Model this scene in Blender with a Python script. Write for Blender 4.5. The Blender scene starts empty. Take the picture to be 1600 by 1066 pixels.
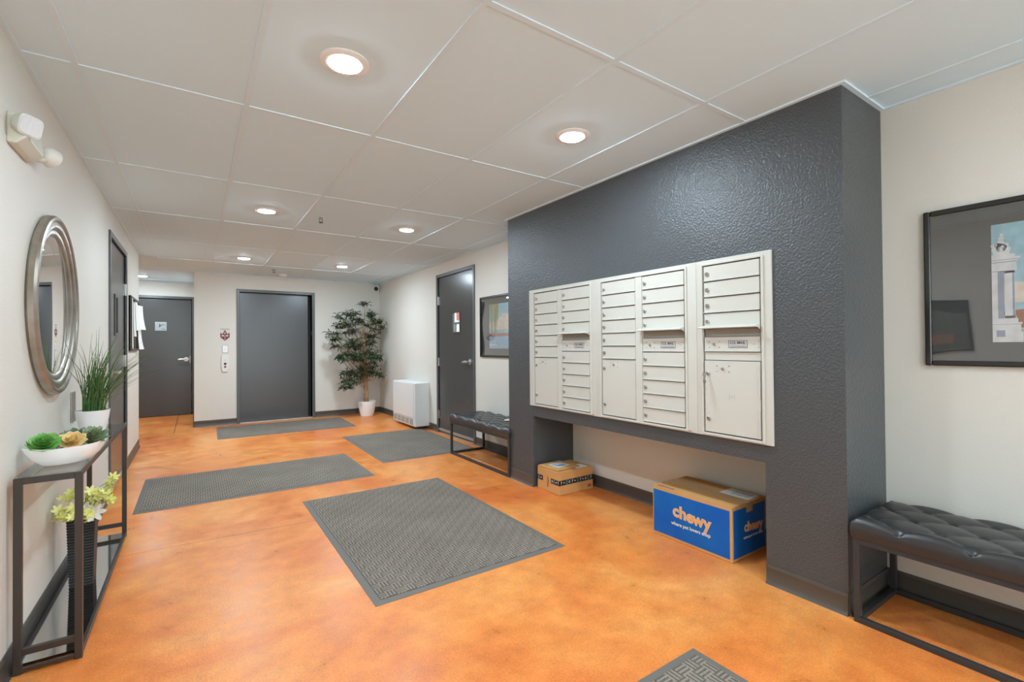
import bpy, bmesh, math, random
from mathutils import Matrix, Vector
random.seed(7)
scn = bpy.context.scene
COL = scn.collection
PI = math.pi
def srgb(r, g, b):
    def c(v):
        v /= 255.0
        return v / 12.92 if v <= .04045 else ((v + .055) / 1.055) ** 2.4
    return (c(r), c(g), c(b), 1.0)

# ------------------------------------------------------------------ camera
F_PX, YAW, PITCH, ROLL, CAMZ = 733.7053, .5935, .0097, -.0079, 1.2
cam = bpy.data.objects.new('camera', bpy.data.cameras.new('camera'))
COL.objects.link(cam)
cam.data.sensor_fit = 'HORIZONTAL'; cam.data.sensor_width = 36; cam.data.lens = 36 * F_PX / 1600
cam.data.clip_start = .02; cam.data.clip_end = 200
fw = Vector((math.sin(YAW) * math.cos(PITCH), math.cos(YAW) * math.cos(PITCH), math.sin(PITCH)))
rt = Vector((math.cos(YAW), -math.sin(YAW), 0)); up = rt.cross(fw)
rt2 = math.cos(ROLL) * rt + math.sin(ROLL) * up; up2 = -math.sin(ROLL) * rt + math.cos(ROLL) * up
cam.matrix_world = Matrix(((rt2.x, up2.x, -fw.x, 0), (rt2.y, up2.y, -fw.y, 0), (rt2.z, up2.z, -fw.z, CAMZ), (0, 0, 0, 1)))
scn.camera = cam

# ------------------------------------------------------------------ world and exposure
world = bpy.data.worlds.new('world'); scn.world = world; world.use_nodes = True
bg = world.node_tree.nodes['Background']
bg.inputs[0].default_value = (.84, .94, 1.0, 1); bg.inputs[1].default_value = 3.2
scn.view_settings.view_transform = 'Standard'; scn.view_settings.look = 'None'
scn.view_settings.gamma = 1; scn.view_settings.use_curve_mapping = False
scn.view_settings.exposure = 0.72
LAMP = 285.0                      # emission of a ceiling lamp's diffuser
LAMPCOL = (.77, .935, 1.07)

# ------------------------------------------------------------------ dimensions (metres)
H = 2.356; XL = -.574; XP = 2.3814; XR = 2.826; YB = 8.563; YP0 = .8976; YP1 = 3.586; YC = 7.33
XBL = -.015; YE = 10.3; YREAR = -2.4; XFAR = -3.0
BB = .095

# ------------------------------------------------------------------ materials
def M(name, col, rough=.5, metal=0., spec=.5, coat=0., coatr=.1, emit=None, estr=0., bump=None, vary=None, sheen=0., ior=None):
    m = bpy.data.materials.new(name); m.use_nodes = True
    nt = m.node_tree; b = nt.nodes['Principled BSDF']
    b.inputs['Base Color'].default_value = col; b.inputs['Roughness'].default_value = rough
    b.inputs['Metallic'].default_value = metal; b.inputs['Specular IOR Level'].default_value = spec
    b.inputs['Coat Weight'].default_value = coat; b.inputs['Coat Roughness'].default_value = coatr
    if sheen: b.inputs['Sheen Weight'].default_value = sheen
    if ior: b.inputs['IOR'].default_value = ior
    if emit:
        b.inputs['Emission Color'].default_value = (*emit[:3], 1); b.inputs['Emission Strength'].default_value = estr
    tc = None
    if bump or vary:
        tc = nt.nodes.new('ShaderNodeTexCoord')
    if bump:          # (scale, strength, distance, detail[, stretch])
        n = nt.nodes.new('ShaderNodeTexNoise'); n.inputs['Scale'].default_value = bump[0]; n.inputs['Detail'].default_value = bump[3]
        src = tc.outputs['Object']
        if len(bump) > 4:
            mp = nt.nodes.new('ShaderNodeMapping'); mp.inputs['Scale'].default_value = bump[4]; nt.links.new(src, mp.inputs[0]); src = mp.outputs[0]
        nt.links.new(src, n.inputs['Vector'])
        bp = nt.nodes.new('ShaderNodeBump'); bp.inputs['Strength'].default_value = bump[1]; bp.inputs['Distance'].default_value = bump[2]
        nt.links.new(n.outputs['Fac'], bp.inputs['Height']); nt.links.new(bp.outputs[0], b.inputs['Normal'])
    if vary:          # (scale, second colour)
        n = nt.nodes.new('ShaderNodeTexNoise'); n.inputs['Scale'].default_value = vary[0]; n.inputs['Detail'].default_value = 5
        nt.links.new(tc.outputs['Object'], n.inputs['Vector'])
        r = nt.nodes.new('ShaderNodeValToRGB'); r.color_ramp.elements[0].position = .35; r.color_ramp.elements[1].position = .65
        r.color_ramp.elements[0].color = col; r.color_ramp.elements[1].color = vary[1]
        nt.links.new(n.outputs['Fac'], r.inputs[0]); nt.links.new(r.outputs[0], b.inputs['Base Color'])
    return m

m_wall = M('wall_paint', srgb(222, 218, 208), .55, spec=.35, bump=(150, .32, .004, 2))
m_ceil = M('ceiling_tile', srgb(220, 242, 253), .8, spec=.2, bump=(260, .1, .002, 2))
m_grid = M('ceiling_grid', srgb(220, 238, 248), .5, spec=.3)
m_dark = M('charcoal_paint', srgb(74, 77, 79), .36, spec=.55, bump=(95, .75, .006, 2))
m_base = M('rubber_base', srgb(84, 80, 74), .38, spec=.5)
m_door = M('door_paint', srgb(80, 79, 77), .24, spec=.6, bump=(40, .02, .001, 2))
m_frame = M('door_frame_paint', srgb(88, 88, 87), .34, spec=.6)
m_elev = M('elevator_door', srgb(86, 86, 86), .3, metal=.45, spec=.6, bump=(5, .15, .004, 2))
m_steel = M('brushed_steel', srgb(190, 188, 184), .28, metal=1.)
m_chrome = M('chrome', srgb(222, 220, 216), .3, metal=.9)
m_alum = M('aluminium_sill', srgb(200, 197, 190), .4, metal=.7)
m_white = M('white_ceramic', srgb(244, 244, 243), .25, spec=.5)
m_whitep = M('white_plastic', srgb(228, 226, 218), .4)
m_cream = M('cream_plastic', srgb(214, 214, 200), .4)
m_mail = M('mailbox_enamel', srgb(206, 204, 194), .38, spec=.5)
m_maildark = M('mail_slot', srgb(150, 148, 140), .6)
m_black = M('black_metal', srgb(44, 42, 40), .38, spec=.5)
m_bmetal = M('charcoal_metal', srgb(62, 64, 66), .4, metal=.3)
m_bronze = M('bronze_metal', srgb(60, 54, 49), .4, metal=.2, spec=.6)
m_leather = M('black_leather', srgb(50, 50, 50), .3, spec=.55, bump=(320, .18, .002, 3))
m_pic = M('picture_frame_black', srgb(22, 22, 22), .22, spec=.6, coat=.4)
m_mat = M('charcoal_matboard', srgb(84, 87, 86), .8)
m_card = M('cardboard', srgb(214, 163, 105), .75, spec=.2, vary=(3, srgb(204, 152, 94)))
m_cardd = M('cardboard_edge', srgb(150, 104, 62), .8)
m_blue = M('printed_blue', srgb(0, 92, 186), .5, spec=.3, vary=(6, srgb(6, 104, 182)))
m_kraft = M('print_kraft', srgb(236, 170, 100), .6)
m_printw = M('print_white', srgb(232, 220, 205), .6)
m_tape = M('black_tape', srgb(30, 34, 40), .3)
m_teal = M('print_teal', srgb(110, 178, 200), .4)
m_red = M('print_red', srgb(170, 50, 40), .5)
m_paper = M('white_paper', srgb(232, 229, 222), .7)
m_ink = M('black_ink', srgb(30, 30, 32), .6)
m_label = M('label_ink', srgb(90, 90, 92), .6)
m_vase = M('black_ribbed_ceramic', srgb(34, 35, 35), .35)
m_soil = M('soil', srgb(70, 52, 38), .95, bump=(60, .8, .01, 4))
m_bark = M('bark', srgb(142, 104, 74), .85, bump=(50, .7, .01, 4, (1, 1, .25)), vary=(14, srgb(178, 146, 112)))
m_leaf = M('ficus_leaf', srgb(34, 58, 36), .42, vary=(9, srgb(70, 98, 60)))
m_grass = M('grass_blade', srgb(54, 104, 44), .45, vary=(30, srgb(96, 128, 78)))
m_succ = M('succulent_green', srgb(96, 168, 74), .45, vary=(30, srgb(150, 204, 110)))
m_succ2 = M('succulent_sage', srgb(112, 140, 104), .5, vary=(22, srgb(168, 168, 132)))
m_succ3 = M('succulent_peach', srgb(236, 220, 150), .5, vary=(28, srgb(232, 180, 120)))
m_yel = M('yellow_petal', srgb(222, 222, 110), .5, vary=(40, srgb(238, 234, 160)))
m_stem = M('green_stem', srgb(96, 120, 52), .6)
m_silver = M('antiqued_silver', srgb(176, 170, 160), .34, metal=.75, bump=(24, .15, .004, 3), vary=(8, srgb(150, 140, 126)))
m_mirror = M('mirror_glass', (.9, .9, .9, 1), .01, metal=1.)
m_shelfm = M('smoky_mirror', srgb(196, 196, 194), .05, metal=1., bump=(6, .02, .002, 2))
m_heat = M('heater_enamel', srgb(226, 228, 226), .4)
m_grille = M('heater_grille', srgb(168, 165, 158), .6)
m_hole = M('dark_gap', srgb(14, 14, 14), .8)
m_sign = M('brushed_sign', srgb(176, 180, 182), .35, metal=.4)
m_maroon = M('maroon_ink', srgb(112, 42, 44), .5)
m_wood = M('corkboard_back', srgb(64, 52, 42), .8)
m_lens = M('led_lens', srgb(225, 226, 226), .18, coat=.6, bump=(90, .7, .006, 2))
m_lamp = M('lamp_diffuser', (1, 1, 1, 1), .5, emit=LAMPCOL, estr=LAMP)
m_lampc = M('corridor_lamp_diffuser', (1, 1, 1, 1), .5, emit=LAMPCOL, estr=LAMP * 1.5)
m_out = M('exterior_render', srgb(215, 215, 210), .8)
m_asph = M('exterior_pavement', srgb(120, 118, 114), .9)

def glassy(name, fac, tint=(1, 1, 1, 1), rough=.0, wave=None):
    m = bpy.data.materials.new(name); m.use_nodes = True; nt = m.node_tree
    for n in list(nt.nodes): nt.nodes.remove(n)
    o = nt.nodes.new('ShaderNodeOutputMaterial'); mx = nt.nodes.new('ShaderNodeMixShader')
    t = nt.nodes.new('ShaderNodeBsdfTransparent'); g = nt.nodes.new('ShaderNodeBsdfGlossy')
    t.inputs[0].default_value = tint; g.inputs['Roughness'].default_value = rough
    lw = nt.nodes.new('ShaderNodeLayerWeight'); lw.inputs[0].default_value = .35
    mr = nt.nodes.new('ShaderNodeMapRange'); mr.inputs['To Min'].default_value = fac[0]; mr.inputs['To Max'].default_value = fac[1]
    nt.links.new(lw.outputs['Fresnel'], mr.inputs[0]); nt.links.new(mr.outputs[0], mx.inputs[0])
    nt.links.new(t.outputs[0], mx.inputs[1]); nt.links.new(g.outputs[0], mx.inputs[2]); nt.links.new(mx.outputs[0], o.inputs[0])
    if wave:
        tc = nt.nodes.new('ShaderNodeTexCoord'); n = nt.nodes.new('ShaderNodeTexNoise'); n.inputs['Scale'].default_value = wave[0]; n.inputs['Detail'].default_value = 0
        bp = nt.nodes.new('ShaderNodeBump'); bp.inputs['Strength'].default_value = wave[1]; bp.inputs['Distance'].default_value = .05
        nt.links.new(tc.outputs['Object'], n.inputs['Vector']); nt.links.new(n.outputs['Fac'], bp.inputs['Height']); nt.links.new(bp.outputs[0], g.inputs['Normal'])
    return m
m_glass = glassy('clear_glass', (.16, .7), (.93, .97, .95, 1))
m_picglass = glassy('picture_glass', (.10, .42), (.95, .95, .95, 1), 0., (3.2, .06))
m_pane = glassy('window_glass', (.04, .5), (.97, .99, .98, 1))

def floor_mat():
    m = bpy.data.materials.new('stained_concrete'); m.use_nodes = True; nt = m.node_tree; b = nt.nodes['Principled BSDF']
    N = nt.nodes.new; L = nt.links.new
    tc = N('ShaderNodeTexCoord')
    n1 = N('ShaderNodeTexNoise'); n1.inputs['Scale'].default_value = 1.1; n1.inputs['Detail'].default_value = 7; n1.inputs['Roughness'].default_value = .6; n1.inputs['Distortion'].default_value = .8
    n2 = N('ShaderNodeTexNoise'); n2.inputs['Scale'].default_value = 7; n2.inputs['Detail'].default_value = 6; n2.inputs['Roughness'].default_value = .7
    n3 = N('ShaderNodeTexNoise'); n3.inputs['Scale'].default_value = 120; n3.inputs['Detail'].default_value = 3
    for n in (n1, n2, n3): L(tc.outputs['Object'], n.inputs['Vector'])
    r1 = N('ShaderNodeValToRGB'); e = r1.color_ramp.elements
    e[0].position = .32; e[0].color = srgb(224, 120, 56); e[1].position = .68; e[1].color = srgb(246, 172, 96)
    x = e.new(.5); x.color = srgb(237, 146, 72)
    L(n1.outputs['Fac'], r1.inputs[0])
    r2 = N('ShaderNodeValToRGB'); e = r2.color_ramp.elements
    e[0].position = .3; e[0].color = (.80, .74, .70, 1); e[1].position = .7; e[1].color = (1.1, 1.12, 1.12, 1)
    L(n2.outputs['Fac'], r2.inputs[0])
    r3 = N('ShaderNodeValToRGB'); e = r3.color_ramp.elements
    e[0].position = .3; e[0].color = (.86, .84, .84, 1); e[1].position = .62; e[1].color = (1.05, 1.05, 1.05, 1)
    L(n3.outputs['Fac'], r3.inputs[0])
    mx = N('ShaderNodeMix'); mx.data_type = 'RGBA'; mx.blend_type = 'MULTIPLY'; mx.inputs[0].default_value = 1
    L(r1.outputs[0], mx.inputs['A']); L(r2.outputs[0], mx.inputs['B'])
    mx2 = N('ShaderNodeMix'); mx2.data_type = 'RGBA'; mx2.blend_type = 'MULTIPLY'; mx2.inputs[0].default_value = 1
    L(mx.outputs['Result'], mx2.inputs['A']); L(r3.outputs[0], mx2.inputs['B'])
    # saw-cut control joints
    sp = N('ShaderNodeSeparateXYZ'); L(tc.outputs['Object'], sp.inputs[0])
    def math_(op, a, bb):
        k = N('ShaderNodeMath'); k.operation = op
        for i, v in enumerate((a, bb)):
            if isinstance(v, (int, float)): k.inputs[i].default_value = v
            else: L(v, k.inputs[i])
        return k.outputs[0]
    wob = math_('MULTIPLY', math_('SUBTRACT', n2.outputs['Fac'], .5), .012)
    yy = math_('ADD', math_('ADD', sp.outputs[1], wob), math_('MULTIPLY', sp.outputs[0], .05))
    j1 = math_('LESS_THAN', math_('ABSOLUTE', math_('SUBTRACT', yy, 3.51), 0), .0028)
    j2 = math_('MULTIPLY', math_('LESS_THAN', math_('ABSOLUTE', math_('SUBTRACT', sp.outputs[1], 8.17), 0), .006), math_('LESS_THAN', sp.outputs[0], -.24))
    j3 = math_('MULTIPLY', math_('LESS_THAN', math_('ABSOLUTE', math_('SUBTRACT', sp.outputs[0], -.25), 0), .006), math_('GREATER_THAN', sp.outputs[1], 8.16))
    j = math_('MINIMUM', math_('ADD', math_('ADD', j1, j2), j3), 1)
    mx3 = N('ShaderNodeMix'); mx3.data_type = 'RGBA'; L(math_('MULTIPLY', j, .7), mx3.inputs[0]); L(mx2.outputs['Result'], mx3.inputs['A']); mx3.inputs['B'].default_value = srgb(110, 66, 38)
    L(mx3.outputs['Result'], b.inputs['Base Color'])
    rr = N('ShaderNodeMapRange'); L(n2.outputs['Fac'], rr.inputs[0]); rr.inputs['From Min'].default_value = .3; rr.inputs['From Max'].default_value = .7
    rr.inputs['To Min'].default_value = .26; rr.inputs['To Max'].default_value = .42; L(rr.outputs[0], b.inputs['Roughness'])
    b.inputs['Specular IOR Level'].default_value = .32
    bp = N('ShaderNodeBump'); bp.inputs['Strength'].default_value = .22; bp.inputs['Distance'].default_value = .003
    L(n3.outputs['Fac'], bp.inputs['Height']); L(bp.outputs[0], b.inputs['Normal'])
    return m
m_floor = floor_mat()

def carpet_mat():
    m = bpy.data.materials.new('ribbed_carpet'); m.use_nodes = True; nt = m.node_tree; b = nt.nodes['Principled BSDF']
    N = nt.nodes.new; L = nt.links.new
    tc = N('ShaderNodeTexCoord'); sp = N('ShaderNodeSeparateXYZ'); L(tc.outputs['Object'], sp.inputs[0])
    def f(op, a, bb=0.):
        k = N('ShaderNodeMath'); k.operation = op
        for i, v in enumerate((a, bb)):
            if isinstance(v, (int, float)): k.inputs[i].default_value = v
            else: L(v, k.inputs[i])
        return k.outputs[0]
    c = .05
    u = f('DIVIDE', sp.outputs[0], c); v = f('DIVIDE', sp.outputs[1], c)
    par = f('FLOORED_MODULO', f('ADD', f('FLOOR', u), f('FLOOR', v)), 2.0)
    su = f('SINE', f('MULTIPLY', u, 6 * PI)); sv = f('SINE', f('MULTIPLY', v, 6 * PI))
    s = f('ADD', f('MULTIPLY', su, par), f('MULTIPLY', sv, f('SUBTRACT', 1., par)))
    n = N('ShaderNodeTexNoise'); n.inputs['Scale'].default_value = 260; n.inputs['Detail'].default_value = 2; L(tc.outputs['Object'], n.inputs['Vector'])
    n2 = N('ShaderNodeTexNoise'); n2.inputs['Scale'].default_value = 3; n2.inputs['Detail'].default_value = 5; L(tc.outputs['Object'], n2.inputs['Vector'])
    h = f('ADD', f('MULTIPLY', s, .5), f('MULTIPLY', n.outputs['Fac'], 1.4))
    r = N('ShaderNodeValToRGB'); e = r.color_ramp.elements
    e[0].position = .1; e[0].color = srgb(98, 90, 81); e[1].position = .9; e[1].color = srgb(162, 151, 138)
    mr = N('ShaderNodeMapRange'); L(h, mr.inputs[0]); mr.inputs['From Min'].default_value = 0; mr.inputs['From Max'].default_value = 1.4; L(mr.outputs[0], r.inputs[0])
    mx = N('ShaderNodeMix'); mx.data_type = 'RGBA'; mx.blend_type = 'MULTIPLY'; mx.inputs[0].default_value = 1
    r2 = N('ShaderNodeValToRGB'); e = r2.color_ramp.elements; e[0].position = .35; e[0].color = (.88, .88, .88, 1); e[1].position = .7; e[1].color = (1.06, 1.06, 1.06, 1)
    L(n2.outputs['Fac'], r2.inputs[0]); L(r.outputs[0], mx.inputs['A']); L(r2.outputs[0], mx.inputs['B']); L(mx.outputs['Result'], b.inputs['Base Color'])
    b.inputs['Roughness'].default_value = .95; b.inputs['Specular IOR Level'].default_value = .15
    bp = N('ShaderNodeBump'); bp.inputs['Strength'].default_value = .7; bp.inputs['Distance'].default_value = .004; L(h, bp.inputs['Height']); L(bp.outputs[0], b.inputs['Normal'])
    return m
m_carpet = carpet_mat()
m_rubber = M('mat_rubber_edge', srgb(112, 107, 100), .7)

# ------------------------------------------------------------------ mesh helpers
class MB:
    def __init__(s): s.v = []; s.f = []
    def add(s, vs, fs, mat=None):
        k = len(s.v)
        s.v += [tuple(mat @ Vector(p)) if mat else tuple(p) for p in vs]
        s.f += [tuple(i + k for i in f) for f in fs]; return s
    def box(s, x0, x1, y0, y1, z0, z1, mat=None):
        x0, x1 = min(x0, x1), max(x0, x1); y0, y1 = min(y0, y1), max(y0, y1); z0, z1 = min(z0, z1), max(z0, z1)
        return s.add([(x0, y0, z0), (x1, y0, z0), (x1, y1, z0), (x0, y1, z0), (x0, y0, z1), (x1, y0, z1), (x1, y1, z1), (x0, y1, z1)],
                     [(0, 3, 2, 1), (4, 5, 6, 7), (0, 1, 5, 4), (1, 2, 6, 5), (2, 3, 7, 6), (3, 0, 4, 7)], mat)
    def prism(s, pts, d, mat=None):           # closed outline, extruded by vector d
        n = len(pts); d = Vector(d)
        vs = [Vector(p) for p in pts] + [Vector(p) + d for p in pts]
        fs = [tuple(range(n))[::-1], tuple(range(n, 2 * n))] + [(i, (i + 1) % n, n + (i + 1) % n, n + i) for i in range(n)]
        return s.add(vs, fs, mat)
    def tube(s, pts, r, n=8, caps=True, mat=None):
        pts = [Vector(p) for p in pts]; rs = r if isinstance(r, (list, tuple)) else [r] * len(pts)
        vs = []; prev = None
        for i, p in enumerate(pts):
            t = (pts[min(i + 1, len(pts) - 1)] - pts[max(i - 1, 0)])
            t = t.normalized() if t.length > 1e-9 else Vector((0, 0, 1))
            if prev is None:
                a = Vector((0, 0, 1)) if abs(t.z) < .9 else Vector((1, 0, 0)); prev = t.cross(a).normalized()
            a = (prev - t * prev.dot(t)).normalized(); b2 = t.cross(a); prev = a
            for k in range(n):
                w = 2 * PI * k / n; vs.append(p + (a * math.cos(w) + b2 * math.sin(w)) * rs[i])
        fs = [(i * n + k, i * n + (k + 1) % n, (i + 1) * n + (k + 1) % n, (i + 1) * n + k) for i in range(len(pts) - 1) for k in range(n)]
        if caps: fs += [tuple(range(n))[::-1], tuple(range((len(pts) - 1) * n, len(pts) * n))]
        return s.add(vs, fs, mat)
    def lathe(s, prof, c=(0, 0, 0), n=32, axis='z', mat=None):
        vs = []; c = Vector(c)
        for r, h in prof:
            for k in range(n):
                w = 2 * PI * k / n; a, b2 = r * math.cos(w), r * math.sin(w)
                vs.append(c + Vector({'z': (a, b2, h), 'x': (h, a, b2), 'y': (a, h, b2)}[axis]))
        fs = [(i * n + k, i * n + (k + 1) % n, (i + 1) * n + (k + 1) % n, (i + 1) * n + k) for i in range(len(prof) - 1) for k in range(n)]
        fs += [tuple(range(n))[::-1], tuple(range((len(prof) - 1) * n, len(prof) * n))]
        return s.add(vs, fs, mat)
    def build(s, name, mat, parent=None, bevel=0., smooth=None, fix=True, seg=2):
        off = Vector((0, 0, 0)); p = parent
        while p: off += p.location; p = p.parent
        me = bpy.data.meshes.new(name); me.from_pydata([tuple(Vector(q) - off) for q in s.v], [], s.f)
        if fix:
            bm = bmesh.new(); bm.from_mesh(me); bmesh.ops.recalc_face_normals(bm, faces=bm.faces); bm.to_mesh(me); bm.free()
        me.materials.append(mat)
        if smooth is not None:
            me.polygons.foreach_set('use_smooth', [True] * len(me.polygons)); me.set_sharp_from_angle(angle=math.radians(smooth))
        o = bpy.data.objects.new(name, me); COL.objects.link(o)
        if parent: o.parent = parent
        if bevel:
            b = o.modifiers.new('bevel', 'BEVEL'); b.width = bevel; b.segments = seg; b.limit_method = 'ANGLE'; b.angle_limit = math.radians(40)
        return o

def tag(o, label, cat, group=None):
    o['label'] = label; o['category'] = cat
    if group: o['group'] = group
    return o
def thing(name, label, cat, loc, group=None):
    o = bpy.data.objects.new(name, None); COL.objects.link(o); o.location = loc; o.empty_display_size = .1
    return tag(o, label, cat, group)
def struct(o): o['kind'] = 'structure'; return o
def rel(o, label): o['label'] = label; return o

def text(s, size, origin, right, upv, name, mat, parent, ext=.0008, bold=0., align='CENTER', space=1., squash=1.):
    cu = bpy.data.curves.new('t', 'FONT'); cu.body = s; cu.size = size; cu.extrude = ext; cu.offset = bold; cu.align_x = align; cu.align_y = 'CENTER'; cu.space_character = space; cu.resolution_u = 3
    ob = bpy.data.objects.new('t', cu); COL.objects.link(ob); bpy.context.view_layer.update()
    me = bpy.data.meshes.new_from_object(ob.evaluated_get(bpy.context.evaluated_depsgraph_get()))
    bpy.data.objects.remove(ob); bpy.data.curves.remove(cu)
    R = Vector(right).normalized(); U = Vector(upv).normalized(); Nn = R.cross(U); O = Vector(origin)
    mb = MB(); mb.v = [tuple(O + R * v.co.x * squash + U * v.co.y + Nn * v.co.z) for v in me.vertices]; mb.f = [tuple(p.vertices) for p in me.polygons]
    bpy.data.meshes.remove(me)
    if name is None: return mb
    return mb.build(name, mat, parent, fix=False)

# ------------------------------------------------------------------ room shell
def wall(name, axis, p0, p1, a0, a1, z0, z1, holes, mat):
    """slab between p0..p1 on `axis`, spanning a0..a1 sideways, with rectangular openings"""
    mb = MB()
    As = sorted({a0, a1, *[h[0] for h in holes], *[h[1] for h in holes]}); Zs = sorted({z0, z1, *[h[2] for h in holes], *[h[3] for h in holes]})
    for i in range(len(As) - 1):
        for j in range(len(Zs) - 1):
            ca, cz = (As[i] + As[i + 1]) / 2, (Zs[j] + Zs[j + 1]) / 2
            if any(h[0] < ca < h[1] and h[2] < cz < h[3] for h in holes): continue
            if axis == 'x': mb.box(p0, p1, As[i], As[i + 1], Zs[j], Zs[j + 1])
            else: mb.box(As[i], As[i + 1], p0, p1, Zs[j], Zs[j + 1])
    return struct(mb.build(name, mat))
D1 = (5.03, 6.03, 0, 2.15)      # right door clear outline
D2 = (4.95, 5.99, 0, 2.11)      # left door
EL = (.585, 1.655, 0, 2.085)    # elevator
D4 = (-1.0, -.045, 0, 2.08)     # corridor end door
ENT = (-.4, 2.7, .0, 2.25)        # unseen entrance opening behind the camera, assumed and enlarged to admit daylight
struct(MB().box(XFAR, XR + .12, YREAR - .12, YE + .12, -.1, 0).build('floor', m_floor))
struct(MB().box(XFAR, XR + .12, YREAR - .12, YE + .12, H, H + .1).build('ceiling', m_ceil))
wall('wall_right', 'x', XR, XR + .12, YREAR, YB + .14, 0, H, [D1], m_wall)
wall('wall_left', 'x', XL - .12, XL, YREAR, YC, 0, H, [D2], m_wall)
wall('wall_back', 'y', YB, YB + .14, XBL, XR, 0, H, [EL], m_wall)
wall('wall_corridor_side', 'x', XBL, XBL + .12, YB + .14, YE, 0, H, [], m_wall)
wall('wall_corridor_end', 'y', YE, YE + .12, XFAR, XBL + .12, 0, H, [D4], m_wall)
wall('wall_corridor_left', 'x', XFAR, XFAR + .1, YC, YE, 0, H, [], m_wall)
wall('wall_corridor_return', 'y', YC - .12, YC, XFAR, XL - .12, 0, H, [], m_wall)
wall('wall_rear', 'y', YREAR - .12, YREAR, XL - .12, XR + .12, 0, H, [ENT], m_wall)
# charcoal block carrying the mailboxes, with a package niche underneath
NY0, NY1, NZ = 1.255, 3.215, .6
mb = MB()
mb.box(XP, XR, NY1, YP1, 0, H).box(XP, XR, YP0, NY0, 0, H).box(XP, XR, NY0, NY1, NZ, .71).box(XP, XR, NY0, NY1, 1.648, H)
struct(mb.build('wall_mailbox_block', m_dark))

# ceiling grid
mb = MB(); t = .012; zt = H - .005
gx = [-.4024 + .6061 * i for i in range(-4, 6)]; gy = [2.5565 + 1.2191 * k for k in range(-4, 7)]
for x in gx:
    a, b2 = (YREAR, YE) if XL < x < XR else (YC, YE)
    if x < XFAR: continue
    if x > XBL: b2 = YB
    if x > XP: mb.box(x - t, x + t, a, YP0, zt, H); a = YP1
    mb.box(x - t, x + t, a, b2, zt, H)
for y in gy:
    x0 = XL if y < YC else XFAR; x1 = XBL if y > YB else (XP if YP0 < y < YP1 else XR)
    if y < YE: mb.box(x0, x1, y - t, y + t, zt + .0004, H)
w_ = .02
mb.box(XL, XL + w_, YREAR, YC, zt - .003, H).box(XR - w_, XR, YREAR, YP0, zt - .003, H).box(XR - w_, XR, YP1, YB, zt - .003, H)
mb.box(XP - w_, XP, YP0 - w_, YP1 + w_, zt - .003, H).box(XP, XR - w_, YP0 - w_, YP0, zt - .003, H).box(XP, XR - w_, YP1, YP1 + w_, zt - .003, H)
mb.box(XBL, XR - w_, YB - w_, YB, zt - .003, H).box(XBL - w_, XBL, YB - w_, YE, zt - .003, H).box(XFAR + .1, XBL - w_, YE - w_, YE, zt - .003, H)
struct(mb.build('trim_1', m_grid))

# rubber cove base
def base_x(mb, x, sgn, y0, y1):
    prof = [(0, 0), (.016 * sgn, 0), (.008 * sgn, .012), (.0055 * sgn, .022), (.0055 * sgn, BB - .018), (.007 * sgn, BB - .015), (.005 * sgn, BB), (0, BB)]
    mb.prism([(x + a, y0, z) for a, z in prof], (0, y1 - y0, 0))
def base_y(mb, y, sgn, x0, x1):
    prof = [(0, 0), (.016 * sgn, 0), (.008 * sgn, .012), (.0055 * sgn, .022), (.0055 * sgn, BB - .018), (.007 * sgn, BB - .015), (.005 * sgn, BB), (0, BB)]
    mb.prism([(x0, y + a, z) for a, z in prof], (x1 - x0, 0, 0))
FW = .045
mb = MB(); base_x(mb, XL, 1, YREAR, D2[0] - FW); base_x(mb, XL, 1, D2[1] + FW, YC); base_y(mb, YC, 1, XL - .4, XL); struct(mb.build('baseboard_left', m_base, smooth=30))
mb = MB(); base_x(mb, XR, -1, YREAR, YP0); base_x(mb, XR, -1, NY0, NY1); base_x(mb, XR, -1, YP1, D1[0] - FW); base_x(mb, XR, -1, D1[1] + FW, YB); struct(mb.build('baseboard_right', m_base, smooth=30))
mb = MB(); base_y(mb, YB, -1, XBL, EL[0] - FW); base_y(mb, YB, -1, EL[1] + FW, XR); base_x(mb, XBL, -1, YB, YE); base_y(mb, YE, -1, XFAR, D4[0] - FW); struct(mb.build('baseboard_back', m_base, smooth=30))
mb = MB(); base_x(mb, XP, -1, YP0, NY0); base_x(mb, XP, -1, NY1, YP1); base_y(mb, YP0, -1, XP, XR); base_y(mb, YP1, 1, XP, XR); struct(mb.build('baseboard_mailbox_block', m_base, smooth=30))

# ------------------------------------------------------------------ doors
def frame_x(x, sgn, D, parent, depth=.05):      # frame on a wall plane x, room towards sgn
    y0, y1, z0, z1 = D; mb = MB(); a, b2 = x + .014 * sgn, x - .08 * sgn
    mb.box(a, b2, y0 - FW, y0, 0, z1 + FW).box(a, b2, y1, y1 + FW, 0, z1 + FW).box(a, b2, y0, y1, z1, z1 + FW)
    mb.box(x - .052 * sgn, b2, y0, y0 + .014, 0, z1).box(x - .052 * sgn, b2, y1 - .014, y1, 0, z1).box(x - .052 * sgn, b2, y0 + .014, y1 - .014, z1 - .014, z1)
    return mb.build('door_frame', m_frame, parent, bevel=.003)
def lever(x, sgn, y, z, dirn, parent, axis='x'):
    def T(a, b2, c):   # a: out of the door, b: sideways, c: up
        return (x + a * sgn, y + b2, z + c) if axis == 'x' else (y + b2, x + a * sgn, z + c)
    mb = MB(); mb.tube([T(0, 0, 0), T(.014, 0, 0)], [.040, .037], 24).tube([T(.014, 0, 0), T(.058, 0, 0)], .016, 12)
    mb.tube([T(.055, -.008 * dirn, 0), T(.057, .03 * dirn, .002), T(.055, .075 * dirn, 0), T(.048, .118 * dirn, -.004)], [.017, .016, .0145, .012], 12)
    return mb.build('door_handle', m_chrome, parent, smooth=50)
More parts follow.
